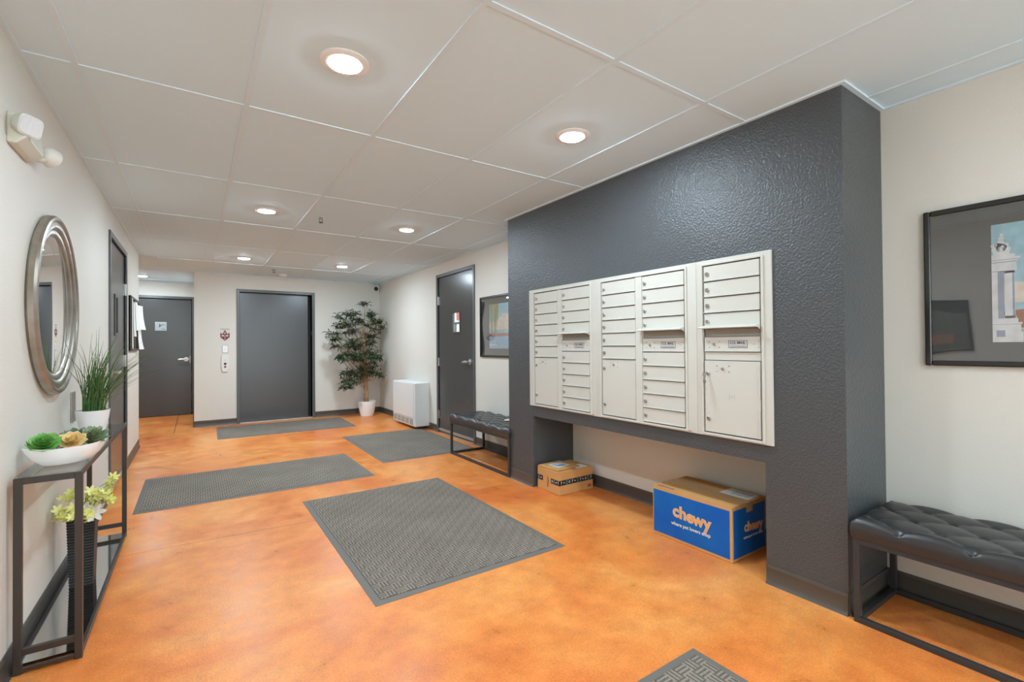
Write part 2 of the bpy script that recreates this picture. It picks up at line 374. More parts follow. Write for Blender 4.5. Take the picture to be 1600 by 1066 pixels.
def hinge(x, sgn, y, z, parent):
    return MB().box(x, x + .004 * sgn, y - .032, y + .012, z - .057, z + .057).tube([(x + .010 * sgn, y, z - .058), (x + .010 * sgn, y, z + .058)], .010, 12).build('hinge', m_steel, parent, smooth=40)
def leaf_x(name, x, sgn, D, win, sweep=True):
    """door leaf: face at x, opening towards sgn; win = (y0,y1,z0,z1) pane"""
    y0, y1, z0, z1 = D; y0 += .003; y1 -= .003; z1 -= .003; z0 = .008; xb = x - .02 * sgn
    mb = MB(); w0, w1, w2, w3 = win
    mb.box(x, xb, y0, w0, z0, z1).box(x, xb, w1, y1, z0, z1).box(x, xb, w0, w1, z0, w2).box(x, xb, w0, w1, w3, z1)
    d = struct(mb.build(name, m_door))
    f = MB(); e = .028
    f.box(x + .008 * sgn, x, w0 - e, w0, w2 - e, w3 + e).box(x + .008 * sgn, x, w1, w1 + e, w2 - e, w3 + e).box(x + .008 * sgn, x, w0, w1, w2 - e, w2).box(x + .008 * sgn, x, w0, w1, w3, w3 + e)
    wf = f.build('window_frame', m_door, d, bevel=.003)
    MB().box(x - .006 * sgn, x - .010 * sgn, w0, w1, w2, w3).build('window_pane', m_pane, wf)
    return d
d = leaf_x('door_1', XR + .007, -1, D1, (5.405, 5.585, 1.385, 1.635))
frame_x(XR, -1, D1, d); lever(XR + .007, -1, 5.125, 1.0, 1, d)
for z in (.25, .98, 1.83): hinge(XR + .006, -1, D1[1] - .004, z, d)
rel(MB().box(XR + .006, XR - .006, D1[0] + .006, D1[1] - .006, .03, .062).build('door_sweep', m_alum, d, bevel=.002), 'aluminium sweep strip across the bottom of the door')
rel(MB().box(XR + .10, XR - .015, D1[0], D1[1], .0, .006).build('threshold', m_alum, d, bevel=.002), 'aluminium threshold plate')
d = leaf_x('door_2', XL - .007, 1, D2, (5.33, 5.46, 1.34, 1.65))
frame_x(XL, 1, D2, d); lever(XL - .007, 1, 5.06, 1.0, 1, d)
for z in (.25, 1.08, 1.78): hinge(XL - .006, 1, D2[1] - .004, z, d)
rel(MB().box(XL - .006, XL + .006, D2[0] + .006, D2[1] - .006, .03, .06).build('door_sweep', m_alum, d, bevel=.002), 'aluminium sweep strip across the bottom of the door')
# room beyond the left door is dark: a closet shell
struct(MB().box(XL - .9, XL - .88, D2[0] - .1, D2[1] + .1, 0, H).box(XL - .88, XL - .12, D2[0] - .12, D2[0] - .1, 0, H).box(XL - .88, XL - .12, D2[1] + .1, D2[1] + .12, 0, H).build('wall_closet', m_wall))
struct(MB().box(D4[0] - .2, D4[1] + .2, YE + .5, YE + .52, 0, H).box(D4[0] - .2, D4[0] - .18, YE + .12, YE + .5, 0, H).box(D4[1] + .18, D4[1] + .2, YE + .12, YE + .5, 0, H).build('wall_light_block', m_wall))  # unseen backing walls added behind the end door to stop sky light leaking in
struct(MB().box(XFAR, XR + .2, YE + .12, YE + .6, -.1, 0).build('floor', m_base)); struct(MB().box(XFAR, XR + .2, YE + .12, YE + .6, H, H + .1).build('ceiling', m_ceil))  # floor and ceiling of that added light-blocking shell
# elevator
y0_ = YB; e0, e1, _, ez = EL
d = struct(MB().box(e0 - .03, e1 - .05, YB + .085, YB + .11, .015, ez + .03).build('door_3', m_elev, bevel=.002))
mb = MB(); mb.box(e0 - FW, e0, YB - .014, YB + .14, 0, ez + FW).box(e1, e1 + FW, YB - .014, YB + .14, 0, ez + FW).box(e0, e1, YB - .014, YB + .14, ez, ez + FW)
mb.build('door_frame', m_frame, d, bevel=.004)
MB().box(e1 - .05, e1 - .002, YB + .10, YB + .112, .015, ez).build('shadow_gap', m_hole, d)
rel(MB().box(e0, e1, YB - .01, YB + .14, 0, .012).build('sill', m_alum, d, bevel=.002), 'aluminium elevator sill')
MB().lathe([(.006, 0), (.006, .004)], (.735, YB + .081, 1.965), 12, 'y').build('keyhole', m_hole, d)
MB().box(e1 - .012, e1 - .001, YB + .03, YB + .055, 1.4, 1.47).build('door_sensor', m_hole, d)
struct(MB().box(e0 - .1, e1 + .1, YB + .16, YB + .18, 0, H).build('wall_elevator_shaft', m_hole))
# corridor end door
d = struct(MB().box(D4[0] + .014, D4[1] - .014, YE + .03, YE + .07, .008, D4[3] - .014).build('door_4', m_door))
mb = MB(); x0, x1, _, z1 = D4
mb.box(x0 - FW, x0, YE - .014, YE + .08, 0, z1 + FW).box(x1, x1 + FW * .6, YE - .014, YE + .08, 0, z1 + FW).box(x0, x1, YE - .014, YE + .08, z1, z1 + FW)
mb.build('door_frame', m_frame, d, bevel=.003)
lever(YE + .03, -1, -.135, 1.0, -1, d, 'y')
rel(MB().box(-.085, -.075, YE + .026, YE + .03, .93, 1.06).build('strike_plate', m_steel, d), 'steel latch strip')
t_ = thing('wheelchair_ramp_sign', 'small brushed grey pictogram sign on the corridor end door', 'sign', (-.50, YE + .03, 1.51))
MB().box(-.585, -.42, YE + .025, YE + .030, 1.51, 1.665).build('sign_plate', m_sign, t_, bevel=.002)
mb = MB(); yy = YE + .0235
mb.prism([(-.535, yy, 1.575), (-.53, yy, 1.568), (-.47, yy, 1.618), (-.475, yy, 1.625)], (0, .002, 0))
mb.lathe([(.009, 0), (.009, .002)], (-.517, yy, 1.622), 14, 'y').box(-.525, -.51, yy, yy + .002, 1.585, 1.61).box(-.47, -.44, yy, yy + .002, 1.616, 1.622).box(-.49, -.44, yy, yy + .002, 1.535, 1.541)
mb.build('pictogram', m_ink, t_)
# assumed glazing behind the camera, added as a daylight source for the room
fr = MB(); x0, x1, _, z1 = ENT
for x in (x0, (x0 + x1) / 2 - .03, x1 - .06): fr.box(x, x + .06, YREAR - .09, YREAR - .02, 0, z1)
fr.box(x0, x1, YREAR - .09, YREAR - .02, z1 - .06, z1).box(x0, x1, YREAR - .09, YREAR - .02, 0, .1)
w = struct(fr.build('added_window_1', m_frame))
MB().box(x0 + .06, x1 - .06, YREAR - .058, YREAR - .052, .1, z1 - .06).build('window_pane', m_pane, w)
# what lies outside door_1's little window
struct(MB().box(XR + .12, XR + 6, 3.5, 16, -.1, 0).build('ground', m_asph))
t_ = thing('exit_notice', 'red and white notice seen through the right-hand door window', 'sign', (XR + 3, 11.4, 0))
MB().box(XR + 3.0, XR + 3.03, 10.2, 12.9, 0, 1.80).build('board', m_out, t_)
MB().box(XR + 2.985, XR + 2.992, 10.3, 11.28, 1.88, 2.3).build('red_panel', m_red, t_)
MB().box(XR + 3.0, XR + 3.03, 10.2, 12.9, 1.80, 2.4).build('upper_board', m_out, t_)
MB().box(XR + 2.98, XR + 2.985, 10.3, 12.8, 1.79, 1.84).box(XR + 2.98, XR + 2.985, 11.3, 11.35, 1.1, 1.79).box(XR + 2.98, XR + 2.985, 11.5, 11.54, 1.1, 1.79).box(XR + 2.98, XR + 2.985, 11.05, 11.1, 1.1, 1.79).build('dark_bars', m_ink, t_)

# ------------------------------------------------------------------ ceiling lights
def ceiling_light(x, y, label, mat=m_lamp):
    t_ = thing('ceiling_light', label, 'ceiling light', (x, y, H), 'recessed downlights')
    rel(MB().lathe([(.095, 0), (.095, -.004), (.088, -.008), (.066, -.009), (.064, -.004), (.064, 0)], (x, y, H), 40).build('trim_ring', m_white, t_, smooth=40), 'white trim ring')
    MB().lathe([(.0635, -.001), (.0625, -.008), (.05, -.0125), (.03, -.0150), (.001, -.0155)], (x, y, H), 32).build('diffuser', mat, t_, smooth=60)
    return t_
LIGHTS = [(.505, 1.947, 'recessed ceiling light nearest the camera, above the large floor mat'),
          (1.728, 1.95, 'recessed ceiling light nearest the mailboxes'),
          (.50, 4.43, 'recessed ceiling light in the left column, second from the camera'),
          (1.735, 4.42, 'recessed ceiling light in the right column, second from the camera'),
          (.525, 6.94, 'recessed ceiling light in the left column, closest to the elevator'),
          (1.745, 6.92, 'recessed ceiling light in the right column, closest to the potted tree'),
          (-.70, 9.46, 'recessed ceiling light in the far corridor before the end door'),
          (.505, -.53, 'assumed ceiling light added behind the viewpoint on the left'),  # this unseen pair is added to give the room more light
          (1.728, -.53, 'assumed ceiling light added behind the viewpoint on the right')]
for i, (x, y, l) in enumerate(LIGHTS): ceiling_light(x, y, l, m_lampc if i in (4, 5, 6) else m_lamp)

def sprinkler(x, y, label):
    t_ = thing('sprinkler', label, 'sprinkler', (x, y, H), 'ceiling sprinklers')
    MB().lathe([(.028, 0), (.026, -.006), (.012, -.012), (.008, -.02)], (x, y, H), 20).build('escutcheon', m_steel, t_, smooth=40)
    MB().tube([(x - .012, y, H - .015), (x - .014, y, H - .03), (x, y, H - .045)], .003, 6).tube([(x + .012, y, H - .015), (x + .014, y, H - .03), (x, y, H - .045)], .003, 6).lathe([(.02, -.045), (.02, -.048)], (x, y, H), 16).build('deflector', m_bmetal, t_)
sprinkler(.93, 4.41, 'ceiling sprinkler head between the two middle downlights')
sprinkler(.967, 7.72, 'ceiling sprinkler head near the elevator wall')
t_ = thing('smoke_detector', 'round white smoke detector on the ceiling near the elevator', 'smoke detector', (1.15, 8.19, H))
MB().lathe([(.07, 0), (.07, -.012), (.062, -.016)], (1.15, 8.19, H), 28).build('base', m_whitep, t_, smooth=40)
MB().lathe([(.058, -.016), (.052, -.034), (.03, -.04), (.001, -.041)], (1.15, 8.19, H), 28).build('sensor_dome', m_whitep, t_, smooth=40)
# security camera in the corner
cx, cy, cz = XR - .05, YB - .10, 2.265
t_ = thing('security_camera', 'small white security camera in the corner above the potted tree', 'camera', (cx, YB, cz))
MB().lathe([(.045, 0), (.045, -.02), (.03, -.03)], (cx - .01, YB, cz + .03), 24, 'y').tube([(cx - .01, YB - .03, cz + .03), (cx - .02, YB - .06, cz)], .016, 12).build('mount', m_whitep, t_, smooth=40)
A = Vector((cx - .02, YB - .07, cz)); dv = Vector((-.5, -.83, -.25)).normalized()
MB().tube([A - dv * .03, A - dv * .02, A + dv * .055, A + dv * .06], [.02, .042, .046, .042], 24).build('body', m_white, t_, smooth=40)
MB().tube([A + dv * .0602, A + dv * .063], [.039, .037], 20).build('lens', m_pic, t_, smooth=40)

# ------------------------------------------------------------------ floor mats
def mat_(x0, x1, y0, y1, rot, label):
    cx, cy = (x0 + x1) / 2, (y0 + y1) / 2; hx, hy = (x1 - x0) / 2, (y1 - y0) / 2
    t_ = thing('floor_mat', label, 'floor mat', (cx, cy, 0), 'ribbed entrance mats'); t_.rotation_euler.z = rot
    e = .035; o = MB(); n = [(-hx, -hy), (hx, -hy), (hx, hy), (-hx, hy)]; i_ = [(-hx + e, -hy + e), (hx - e, -hy + e), (hx - e, hy - e), (-hx + e, hy - e)]
    vs = [(a, b, 0) for a, b in n] + [(a, b, .002) for a, b in n] + [(a, b, .0065) for a, b in i_]
    fs = [(3, 2, 1, 0)] + [(k, (k + 1) % 4, 4 + (k + 1) % 4, 4 + k) for k in range(4)] + [(4 + k, 4 + (k + 1) % 4, 8 + (k + 1) % 4, 8 + k) for k in range(4)] + [(8, 9, 10, 11)]
    def loc(mb): mb.v = [(a + cx, b + cy, c) for a, b, c in mb.v]; return mb
    rel(loc(o.add(vs, fs)).build('rubber_border', m_rubber, t_), 'grey rubber border')
    loc(MB().box(-hx + e, hx - e, -hy + e, hy - e, .0066, .0095)).build('carpet', m_carpet, t_, bevel=.002)
mat_(.688, 1.829, 2.16, 3.94, 0, 'large grey ribbed floor mat in the middle of the floor facing the mailboxes')
mat_(-.378, 1.385, 4.35, 5.44, 0, 'long grey floor mat lying crosswise beside the left wall door')
mat_(.25, 2.03, 7.23, 8.32, -.02, 'grey floor mat in front of the elevator')
mat_(1.61, 2.72, 4.76, 6.46, -.008, 'grey floor mat leading to the door on the right wall')
mat_(.48, 1.625, -.62, 1.15, 0, 'grey floor mat cut off by the bottom edge of the photo')

# ------------------------------------------------------------------ mailboxes
UNIT = {'n': 0}
FX = XP - .012           # front of the flange
ROWZ = lambda n, top, bot: [(top - (top - bot) * k / n, top - (top - bot) * (k + 1) / n) for k in range(n)]
def lock(y, z, x, parent, r=.0115):
    return MB().tube([(x, y, z), (x - .006, y, z), (x - .008, y, z)], [r, r, r * .8], 14).box(x - .0085, x - .0078, y - .0012, y + .0012, z - .005, z + .005).build('lock', m_steel, parent, smooth=40)
def mdoor(yl, yr, zt_, zb, unit, with_lock=True, name='mailbox_door'):
    g = .0025; x = FX - .002
    mb = MB().box(x, x + .016, yr + g, yl - g, zb + g, zt_ - g)
    mb.box(x - .0075, x, yr + g, yl - g, zb + g, zb + g + .0035)      # turned-out lower lip
    d = mb.build(name, m_mail, unit, bevel=.0009, seg=1)
    if with_lock: lock(yl - .024, (zt_ + zb) / 2 - .002, x, d)
    return d
def parcel(yl, yr, zt_, zb, unit, num):
    g = .0025; x = FX - .002
    d = MB().box(x, x + .016, yr + g, yl - g, zb + g, zt_ - g).box(x - .004, x, yr + .004, yr + .012, zb + .21, zt_ - .02).box(x - .004, x, yr + .004, yr + .012, zb + .02, zb + .15).build('parcel_door', m_mail, unit, bevel=.0012, seg=1)
    lock(yl - .024, 1.036, x, d); lock(yl - .026, .788, x, d)
    lock(yl - .112, 1.065, x, d, .008)
    for a in (-.035, .035):
        for b in (-.016, .016): MB().lathe([(.0035, 0), (.003, -.002)], (x, yl - .112 + a, 1.065 + b), 10, 'x').build('rivet', m_steel, d)
    if num:
        text(num, .036, (x - .0003, (yl + yr) / 2, .915), (0, -1, 0), (0, 0, 1), 'number', M('embossed_enamel', srgb(188, 187, 178), .4), d, .0003)
    return d
def outgoing(yl, yr, unit, ztop=1.282, zpan=1.24, zbot=1.153):
    x = FX - .002; g = .0025
    MB().box(x + .012, x + .02, yr, yl, zpan, ztop).build('mail_slot', m_maildark, unit)
    fl = [(x, yl + .012, 1.302), (x - .045, yl + .012, 1.293), (x - .047, yl + .012, 1.287), (x - .04, yl + .012, 1.284), (x, yl + .012, 1.290)]
    f = MB().prism(fl, (0, yr - yl - .012, 0)).prism([(x - .03, yr + .003, 1.287), (x, yr + .003, 1.272), (x, yr + .003, 1.29)], (0, -.003, 0))
    f.build('outgoing_mail_flap', m_mail, unit, bevel=.0008, seg=1)
    p = MB().box(x + .002, x + .016, yr + g, yl - g, zbot + g, zpan - g).box(x - .004, x + .002, yr + g, yl - g, zbot + g, zbot + g + .003).build('mail_panel', m_mail, unit, bevel=.001, seg=1)
    zc = (zpan + zbot) / 2
    lock(yl - .062, zc, x + .002, p, .008)
    for a, b in [(-.03, .016), (.03, .016), (-.03, -.016), (.03, -.016), (.22, 0), (.245, .016), (.245, -.016)]:
        MB().lathe([(.003, 0), (.0026, -.002)], (x + .002, yl - .062 - a - (.0), zc + b), 8, 'x').build('rivet', m_steel, p)
    yc_ = yl - .197; w = .052
    MB().box(x + .0005, x + .002, yc_ - w, yc_ + w, zc - .018, zc + .02).build('label_plate', M('label_plate', srgb(196, 196, 192), .4), p)
    q = MB().box(x - .0001, x + .0005, yc_ - w, yc_ + w, zc + .018, zc + .02).box(x - .0001, x + .0005, yc_ - w, yc_ + w, zc - .018, zc - .016).box(x - .0001, x + .0005, yc_ - w, yc_ - w + .002, zc - .018, zc + .02).box(x - .0001, x + .0005, yc_ + w - .002, yc_ + w, zc - .018, zc + .02)
    for k in range(2): q.box(x - .0001, x + .0005, yc_ - w * .82, yc_ + w * .82, zc - .008 - k * .006, zc - .0065 - k * .006)
    tm = text('U.S. MAIL', .021, (x - .0002, yc_, zc + .007), (0, -1, 0), (0, 0, 1), None, None, None, .0003, .0004)
    q.add(tm.v, tm.f); q.build('label_text', m_label, p, fix=False)
def unit(yL, yR, cols, kind, label, sticker=None):
    """yL: far edge, yR: near edge; cols: [(yl,yr)]"""
    t_ = thing('mailbox_unit', label, 'mailbox', (XP, (yL + yR) / 2, .69), 'wall mailbox units')
    zb, zt_ = .69, 1.667; fz0, fz1 = .712, 1.634
    a = max(c[0] for c in cols) + .006; b = min(c[1] for c in cols) - .006
    f = MB().box(FX, XP, a, yL, zb, zt_).box(FX, XP, yR, b, zb, zt_).box(FX, XP, b, a, zb, fz0 - .004).box(FX, XP, b, a, fz1 + .004, zt_)
    f.box(FX - .008, FX, a, a + .012, fz0 - .016, fz1 + .016).box(FX - .008, FX, b - .012, b, fz0 - .016, fz1 + .016).box(FX - .008, FX, b, a, fz1 + .004, fz1 + .016).box(FX - .008, FX, b, a, fz0 - .016, fz0 - .004)
    if len(cols) == 2: f.box(FX - .003, XP, cols[1][0], cols[0][1], fz0 - .004, fz1 + .004)
    f.build('frame', m_mail, t_, bevel=.0015)
    MB().box(XP + .012, XP + .3, max(yR, NY0 + .004), min(yL, NY1 - .004), .716, 1.642).build('cabinet_body', m_maildark, t_)
    for c, k in zip(cols, kind):
        if k == 'P':
            for a_, b_ in ROWZ(6, fz1, 1.102): mdoor(c[0], c[1], a_, b_, t_)
            parcel(c[0], c[1], 1.102, fz0, t_, None)
        elif k == 'M':
            for a_, b_ in ROWZ(4, fz1, 1.282): mdoor(c[0], c[1], a_, b_, t_)
            outgoing(c[0], c[1], t_)
            for a_, b_ in ROWZ(5, 1.153, fz0): mdoor(c[0], c[1], a_, b_, t_)
        else:
            for a_, b_ in ROWZ(4, fz1, 1.282): mdoor(c[0], c[1], a_, b_, t_)
            outgoing(c[0], c[1], t_, zbot=1.156)
            MB().box(FX + .004, FX + .014, c[1] + .002, c[0] - .002, 1.112, 1.155).build('filler_panel', m_mail, t_)
            parcel(c[0], c[1], 1.110, fz0, t_, '3H')
    if sticker:
        rel(MB().box(FX - .0006, FX, sticker - .06, sticker + .045, .694, .703).build('sticker', M('sticker_grey', srgb(196, 186, 176), .5), t_), 'small printed sticker on the lower flange')
        MB().box(FX - .0009, FX - .0005, sticker - .05, sticker - .005, .6965, .700).build('sticker_print', m_red, t_)
unit(3.245, 2.437, [(3.168, 2.868), (2.815, 2.505)], 'PM', 'cream mailbox unit farthest along the charcoal wall, two columns of doors', 2.52)
unit(2.436, 1.629, [(2.38, 2.076), (2.022, 1.708)], 'PM', 'cream mailbox unit in the middle of the three, two columns of doors', 1.72)
unit(1.628, 1.208, [(1.582, 1.264)], 'S', 'narrow single-column cream mailbox unit marked 3H, nearest the camera')
# keys in the parcel lock of the nearest unit
kx, ky, kz = FX - .0165, 1.558, 1.036
t_ = thing('key_ring', 'keys hanging from the parcel lock of the single-column mailbox unit', 'keys', (kx, ky, kz))
MB().box(kx - .022, kx + .002, ky - .001, ky + .001, kz - .004, kz + .004).lathe([(.011, -.001), (.011, .001)], (kx - .03, ky, kz), 18, 'y').build('key', m_steel, t_, smooth=40)
ring = [(kx - .03 + .0 * math.sin(a), ky + .014 * math.sin(a), kz - .018 + .014 * math.cos(a)) for a in [i * PI / 10 for i in range(21)]]
MB().tube(ring, .0012, 6, caps=False).build('ring', m_steel, t_, smooth=40)
MB().lathe([(.010, -.001), (.010, .001)], (kx - .03, ky - .006, kz - .042), 16, 'x').box(kx - .031, kx - .029, ky - .010, ky - .002, kz - .09, kz - .048).build('hanging_key', m_steel, t_, smooth=40)

# ------------------------------------------------------------------ parcels
def local_thing(name, label, cat, loc, rot, group=None):
    t_ = thing(name, label, cat, loc, group); t_.rotation_euler.z = rot; return t_
class LB(MB):     # builds in the thing's own (rotated) coordinates
    def build(s, name, mat, parent=None, **k):
        off = Vector((0, 0, 0)); p = parent
        while p: off += p.location; p = p.parent
        s.v = [tuple(Vector(q) + off) for q in s.v]; return MB.build(s, name, mat, parent, **k)
# blue printed carton: local x right (depth), y along niche, front = x=0, near side = y=0
W, L_, HH = .345, .535, .30
t_ = local_thing('shipping_box', 'large blue printed cardboard box in the niche below the mailboxes', 'box', (2.426, 1.464, 0), 0)
LB().box(0, W, 0, L_, 0.001, HH).build('carton', m_card, t_, bevel=.003)
lz0, lz1 = .018, HH - .018
LB().box(-.0012, 0, .014, L_ - .008, lz0, lz1).box(.012, W - .012, -.0012, 0, lz0, lz1).build('blue_print', m_blue, t_)
LB().box(0, .168, .002, L_ - .002, HH, HH + .004).box(.174, W, .002, L_ - .002, HH, HH + .004).build('top_flaps', m_card, t_, bevel=.001)
rel(LB().box(.14, .205, -.001, L_, HH + .0042, HH + .0048).box(.14, .205, -.0022, -.0012, HH - .05, HH + .0045).build('packing_tape', M('clear_tape', srgb(190, 150, 108), .2), t_), 'clear packing tape')
rel(LB().box(.20, .325, .02, .20, HH + .005, HH + .0062).build('shipping_label', m_paper, t_), 'white shipping label')
mb = LB()
for k in range(7): mb.box(.22 + k * .013, .222 + k * .013 + .003 * (k % 2), .04, .15, HH + .0062, HH + .0066)
mb.build('label_bars', m_label, t_)
def logo(cx_, cz_, sc, right, normal_off, base):
    R = Vector(right); O = Vector(base)
    ow, ok = LB(), LB(); X = -2.05
    for ch, adv, dz in (('c', .86, .22), ('h', .93, .12), ('e', .86, .0), ('w', 1.18, -.10), ('y', .92, -.22)):
        p = O + R * (cx_ + (X + adv / 2) * sc * .62) + Vector((0, 0, cz_ + dz * sc * .35))
        for q, bold, e in ((ow, .048, .0006), (ok, .026, .0012)):
            m = text(ch, sc * 1.12, p, right, (0, 0, 1), None, None, None, e, bold * sc); q.add(m.v, m.f)
        X += adv
    ow.build('logo_outline', m_printw, t_, fix=False); ok.build('logo_lettering', m_kraft, t_, fix=False)
    m = text('where pet lovers shop', sc * .33, O + R * (cx_ + .12 * sc) + Vector((0, 0, cz_ - .78 * sc)), right, (0, 0, 1), None, None, None, .0006, .006 * sc)
    LB().add(m.v, m.f).build('tagline', m_printw, t_, fix=False)
logo(.262, .175, .088, (0, -1, 0), 0, (-.0014, L_, 0))
logo(.200, .165, .066, (1, 0, 0), 0, (0, -.0014, 0))
m = text('CHEWY.COM', .020, (.02, L_ - .085, HH + .0043), (0, -1, 0), (1, 0, 0), None, None, None, .0003, .0006)
LB().add(m.v, m.f).build('top_print', M('print_navy', srgb(50, 55, 110), .6), t_, fix=False)
# brown parcel with black patterned tape; local x along the right side, y along the left face
W, L_, HH = .365, .285, .185
t_ = local_thing('shipping_box', 'small brown cardboard box with black patterned tape at the far end of the niche', 'box', (2.396, 2.897, 0), 0.0)
LB().box(0, W, 0, L_, .001, HH).build('carton', m_card, t_, bevel=.003)
tz0, tz1 = .078, .118
LB().box(-.0012, .0, L_ - .075, L_, tz0, tz1).build('black_tape', m_tape, t_)
LB().box(-.0012, 0, -.001, .105, tz0, tz1).box(-.001, W, -.0012, 0, tz0, tz1).build('black_tape', m_tape, t_)
mw, mt = LB(), LB()
def glyph(kind, u, on_front):
    def B(mb, a0, a1, z0, z1):
        if on_front: mb.box(-.0018, -.0012, a0, a1, z0, z1)
        else: mb.box(a0, a1, -.0018, -.0012, z0, z1)
    c = (tz0 + tz1) / 2
    if kind == 0:
        B(mt, u - .008, u - .005, c - .013, c + .013); B(mt, u + .005, u + .008, c - .013, c + .013); B(mt, u - .005, u + .005, c + .011, c + .014); B(mt, u - .005, u + .005, c - .014, c - .011)
    elif kind == 1:
        B(mw, u - .0015, u + .0015, c - .013, c + .013); B(mw, u + .0015, u + .008, c + .003, c + .011)
    elif kind == 2:
        B(mw, u - .005, u + .005, c - .005, c + .005)
    else:
        B(mw, u - .007, u - .004, c - .010, c + .010); B(mw, u + .003, u + .006, c - .010, c + .010); B(mw, u - .004, u + .003, c - .0015, c + .0015)
for i, k in enumerate((0, 2)): glyph(k, L_ - .022 - i * .03 - (.0 if i else -.0), True)
for i, k in enumerate((3, 0, 2, 1)): glyph(k, .088 - i * .026, True)
for i, k in enumerate((1, 2, 0, 3, 1, 2, 0, 1, 2, 3, 0, 1)): glyph(k, .02 + i * .029, False)
mw.build('tape_print', m_printw, t_); mt.build('tape_print', m_teal, t_)
arc = [(-.0022, .15 - .010 * math.sin(a * PI), .045 + a * .085) for a in [i / 12 for i in range(13)]]
mb = LB(); mb.tube(arc, [.0008 + .0016 * math.sin(i / 12 * PI) for i in range(13)], 6).box(-.0024, -.0012, .135, .150, .042, .0445).build('curved_mark', m_ink, t_, smooth=40)
LB().box(W - .06, W - .02, -.0014, 0, .02, .045).build('red_stamp', M('stamp_red', srgb(176, 84, 58), .6), t_)
LB().box(.2, .33, .02, .12, HH, HH + .001).build('shipping_label', m_paper, t_)
LB().box(.168, .2, 0, L_, HH, HH + .0006).build('packing_tape', M('clear_tape_pale', srgb(206, 168, 120), .2), t_)
t_ = local_thing('padded_mailer', 'flat brown cardboard mailer lying on top of the small box', 'package', (2.405, 2.925, .187), .06)
LB().box(0, .25, 0, .24, 0, .010).build('mailer_body', m_card, t_, bevel=.003)
rel(LB().box(.06, .2, .06, .19, .010, .011).build('mailer_label', m_paper, t_), 'white address label')
LB().box(.08, .17, .08, .12, .011, .0114).box(.09, .11, .13, .17, .011, .0114).build('label_print', m_teal, t_)

# ------------------------------------------------------------------ benches
def cushion(hx, hy, th):
    r = .028; side = th - r; arc = r * PI / 2; ext = arc + side; nx, ny = 64, 150
    def wrap(s, h):        # arc-length coordinate -> (pos, drop)
        a = abs(s); sg = 1 if s >= 0 else -1; flat = h - r
        if a <= flat: return s, 0.
        a -= flat
        if a <= arc: w = a / r; return sg * (flat + r * math.sin(w)), r * (1 - math.cos(w))
        return sg * h, r + (a - arc)
    tx, ty = hx - r + ext, hy - r + ext; vs = []; a_, b_ = .088, .1085
    for j in range(ny + 1):
        for i in range(nx + 1):
            sx = -tx + 2 * tx * i / nx; sy = -ty + 2 * ty * j / ny
            x, dx = wrap(sx, hx); y, dy = wrap(sy, hy); drop = max(dx, dy)
            u = (x / a_ + y / b_) / 1.0; v = (x / a_ - y / b_) / 1.0
            u, v = u / 2 + .25, v / 2 + .25
            puff = (abs(math.sin(PI * u)) * abs(math.sin(PI * v))) ** .35
            du = abs(u - round(u)); dvv = abs(v - round(v)); btn = math.exp(-((du * du + dvv * dvv) / .006))
            inside = max(0., 1 - max(dx, dy) / (r * .9)) if max(dx, dy) < r else 0.
            z = th - drop - ((1 - puff) * .019 + btn * .018) * (inside ** .5)
            if drop > r * .7:                       # vertical seams on the sides
                if dx > dy: q = abs(math.sin(PI * (y / b_)));
                else: q = abs(math.sin(PI * (x / .21 + .5)))
                k = .0035 * math.exp(-(q / .12) ** 2)
                bulge = .006 * math.sin(PI * min(1, (drop - r * .7) / (th - r * .7)))
                if dx > dy: x += math.copysign(bulge - k, x)
                else: y += math.copysign(bulge - k, y)
            vs.append((x, y, z))
    n = nx + 1
    fs = [(j * n + i, j * n + i + 1, (j + 1) * n + i + 1, (j + 1) * n + i) for j in range(ny) for i in range(nx)]
    return vs, fs, (a_, b_)
def bench(cx, cy, label, hx=.222, hy=.597):
    t_ = thing('bench', label, 'bench', (cx, cy, 0), 'black tufted benches')
    zf = .362; th = .088; s = .024; ix, iy = hx - .004, hy - .004
    vs, fs, _ = cushion(hx, hy, th)
    LB().add([(x, y, z + zf) for x, y, z in vs], fs).add([(-hx, -hy, zf), (hx, -hy, zf), (hx, hy, zf), (-hx, hy, zf)], [(0, 3, 2, 1)]).build('cushion', m_leather, t_, smooth=70)
    mb = LB()
    for z0, z1 in ((zf - s, zf - .0005),):
        mb.box(-ix, -ix + s, -iy, iy, z0, z1).box(ix - s, ix, -iy, iy, z0, z1).box(-ix + s, ix - s, -iy, -iy + s, z0, z1).box(-ix + s, ix - s, iy - s, iy, z0, z1)
    mb.build('seat_frame', m_bmetal, t_, bevel=.002)
    mb = LB(); z0, z1 = 0, s
    mb.box(-ix, -ix + s, -iy, iy, z0, z1).box(ix - s, ix, -iy, iy, z0, z1).box(-ix + s, ix - s, -iy, -iy + s, z0, z1).box(-ix + s, ix - s, iy - s, iy, z0, z1)
    mb.build('floor_rail', m_bmetal, t_, bevel=.002)
    for a in (-1, 1):
        for b in (-1, 1):
            x0 = -ix if a < 0 else ix - s; y0 = -iy if b < 0 else iy - s
            LB().box(x0, x0 + s, y0, y0 + s, s, zf - s).build('leg', m_bmetal, t_, bevel=.002)
bench(2.578, 4.155, 'black tufted leather bench standing beside the right wall door')
bench(2.572, .277, 'black tufted leather bench at the right edge, under the column picture')
t_ = thing('paper_leaflet', 'folded white paper lying on the far bench', 'paper', (2.68, 3.98, .449))
MB().add([(2.56, 3.93, .451), (2.63, 3.87, .452), (2.76, 3.93, .451), (2.70, 4.02, .451), (2.66, 3.90, .462), (2.58, 3.98, .453)], [(0, 1, 4), (1, 2, 4), (2, 3, 4), (3, 5, 4), (5, 0, 4)]).build('sheet', m_paper, t_)

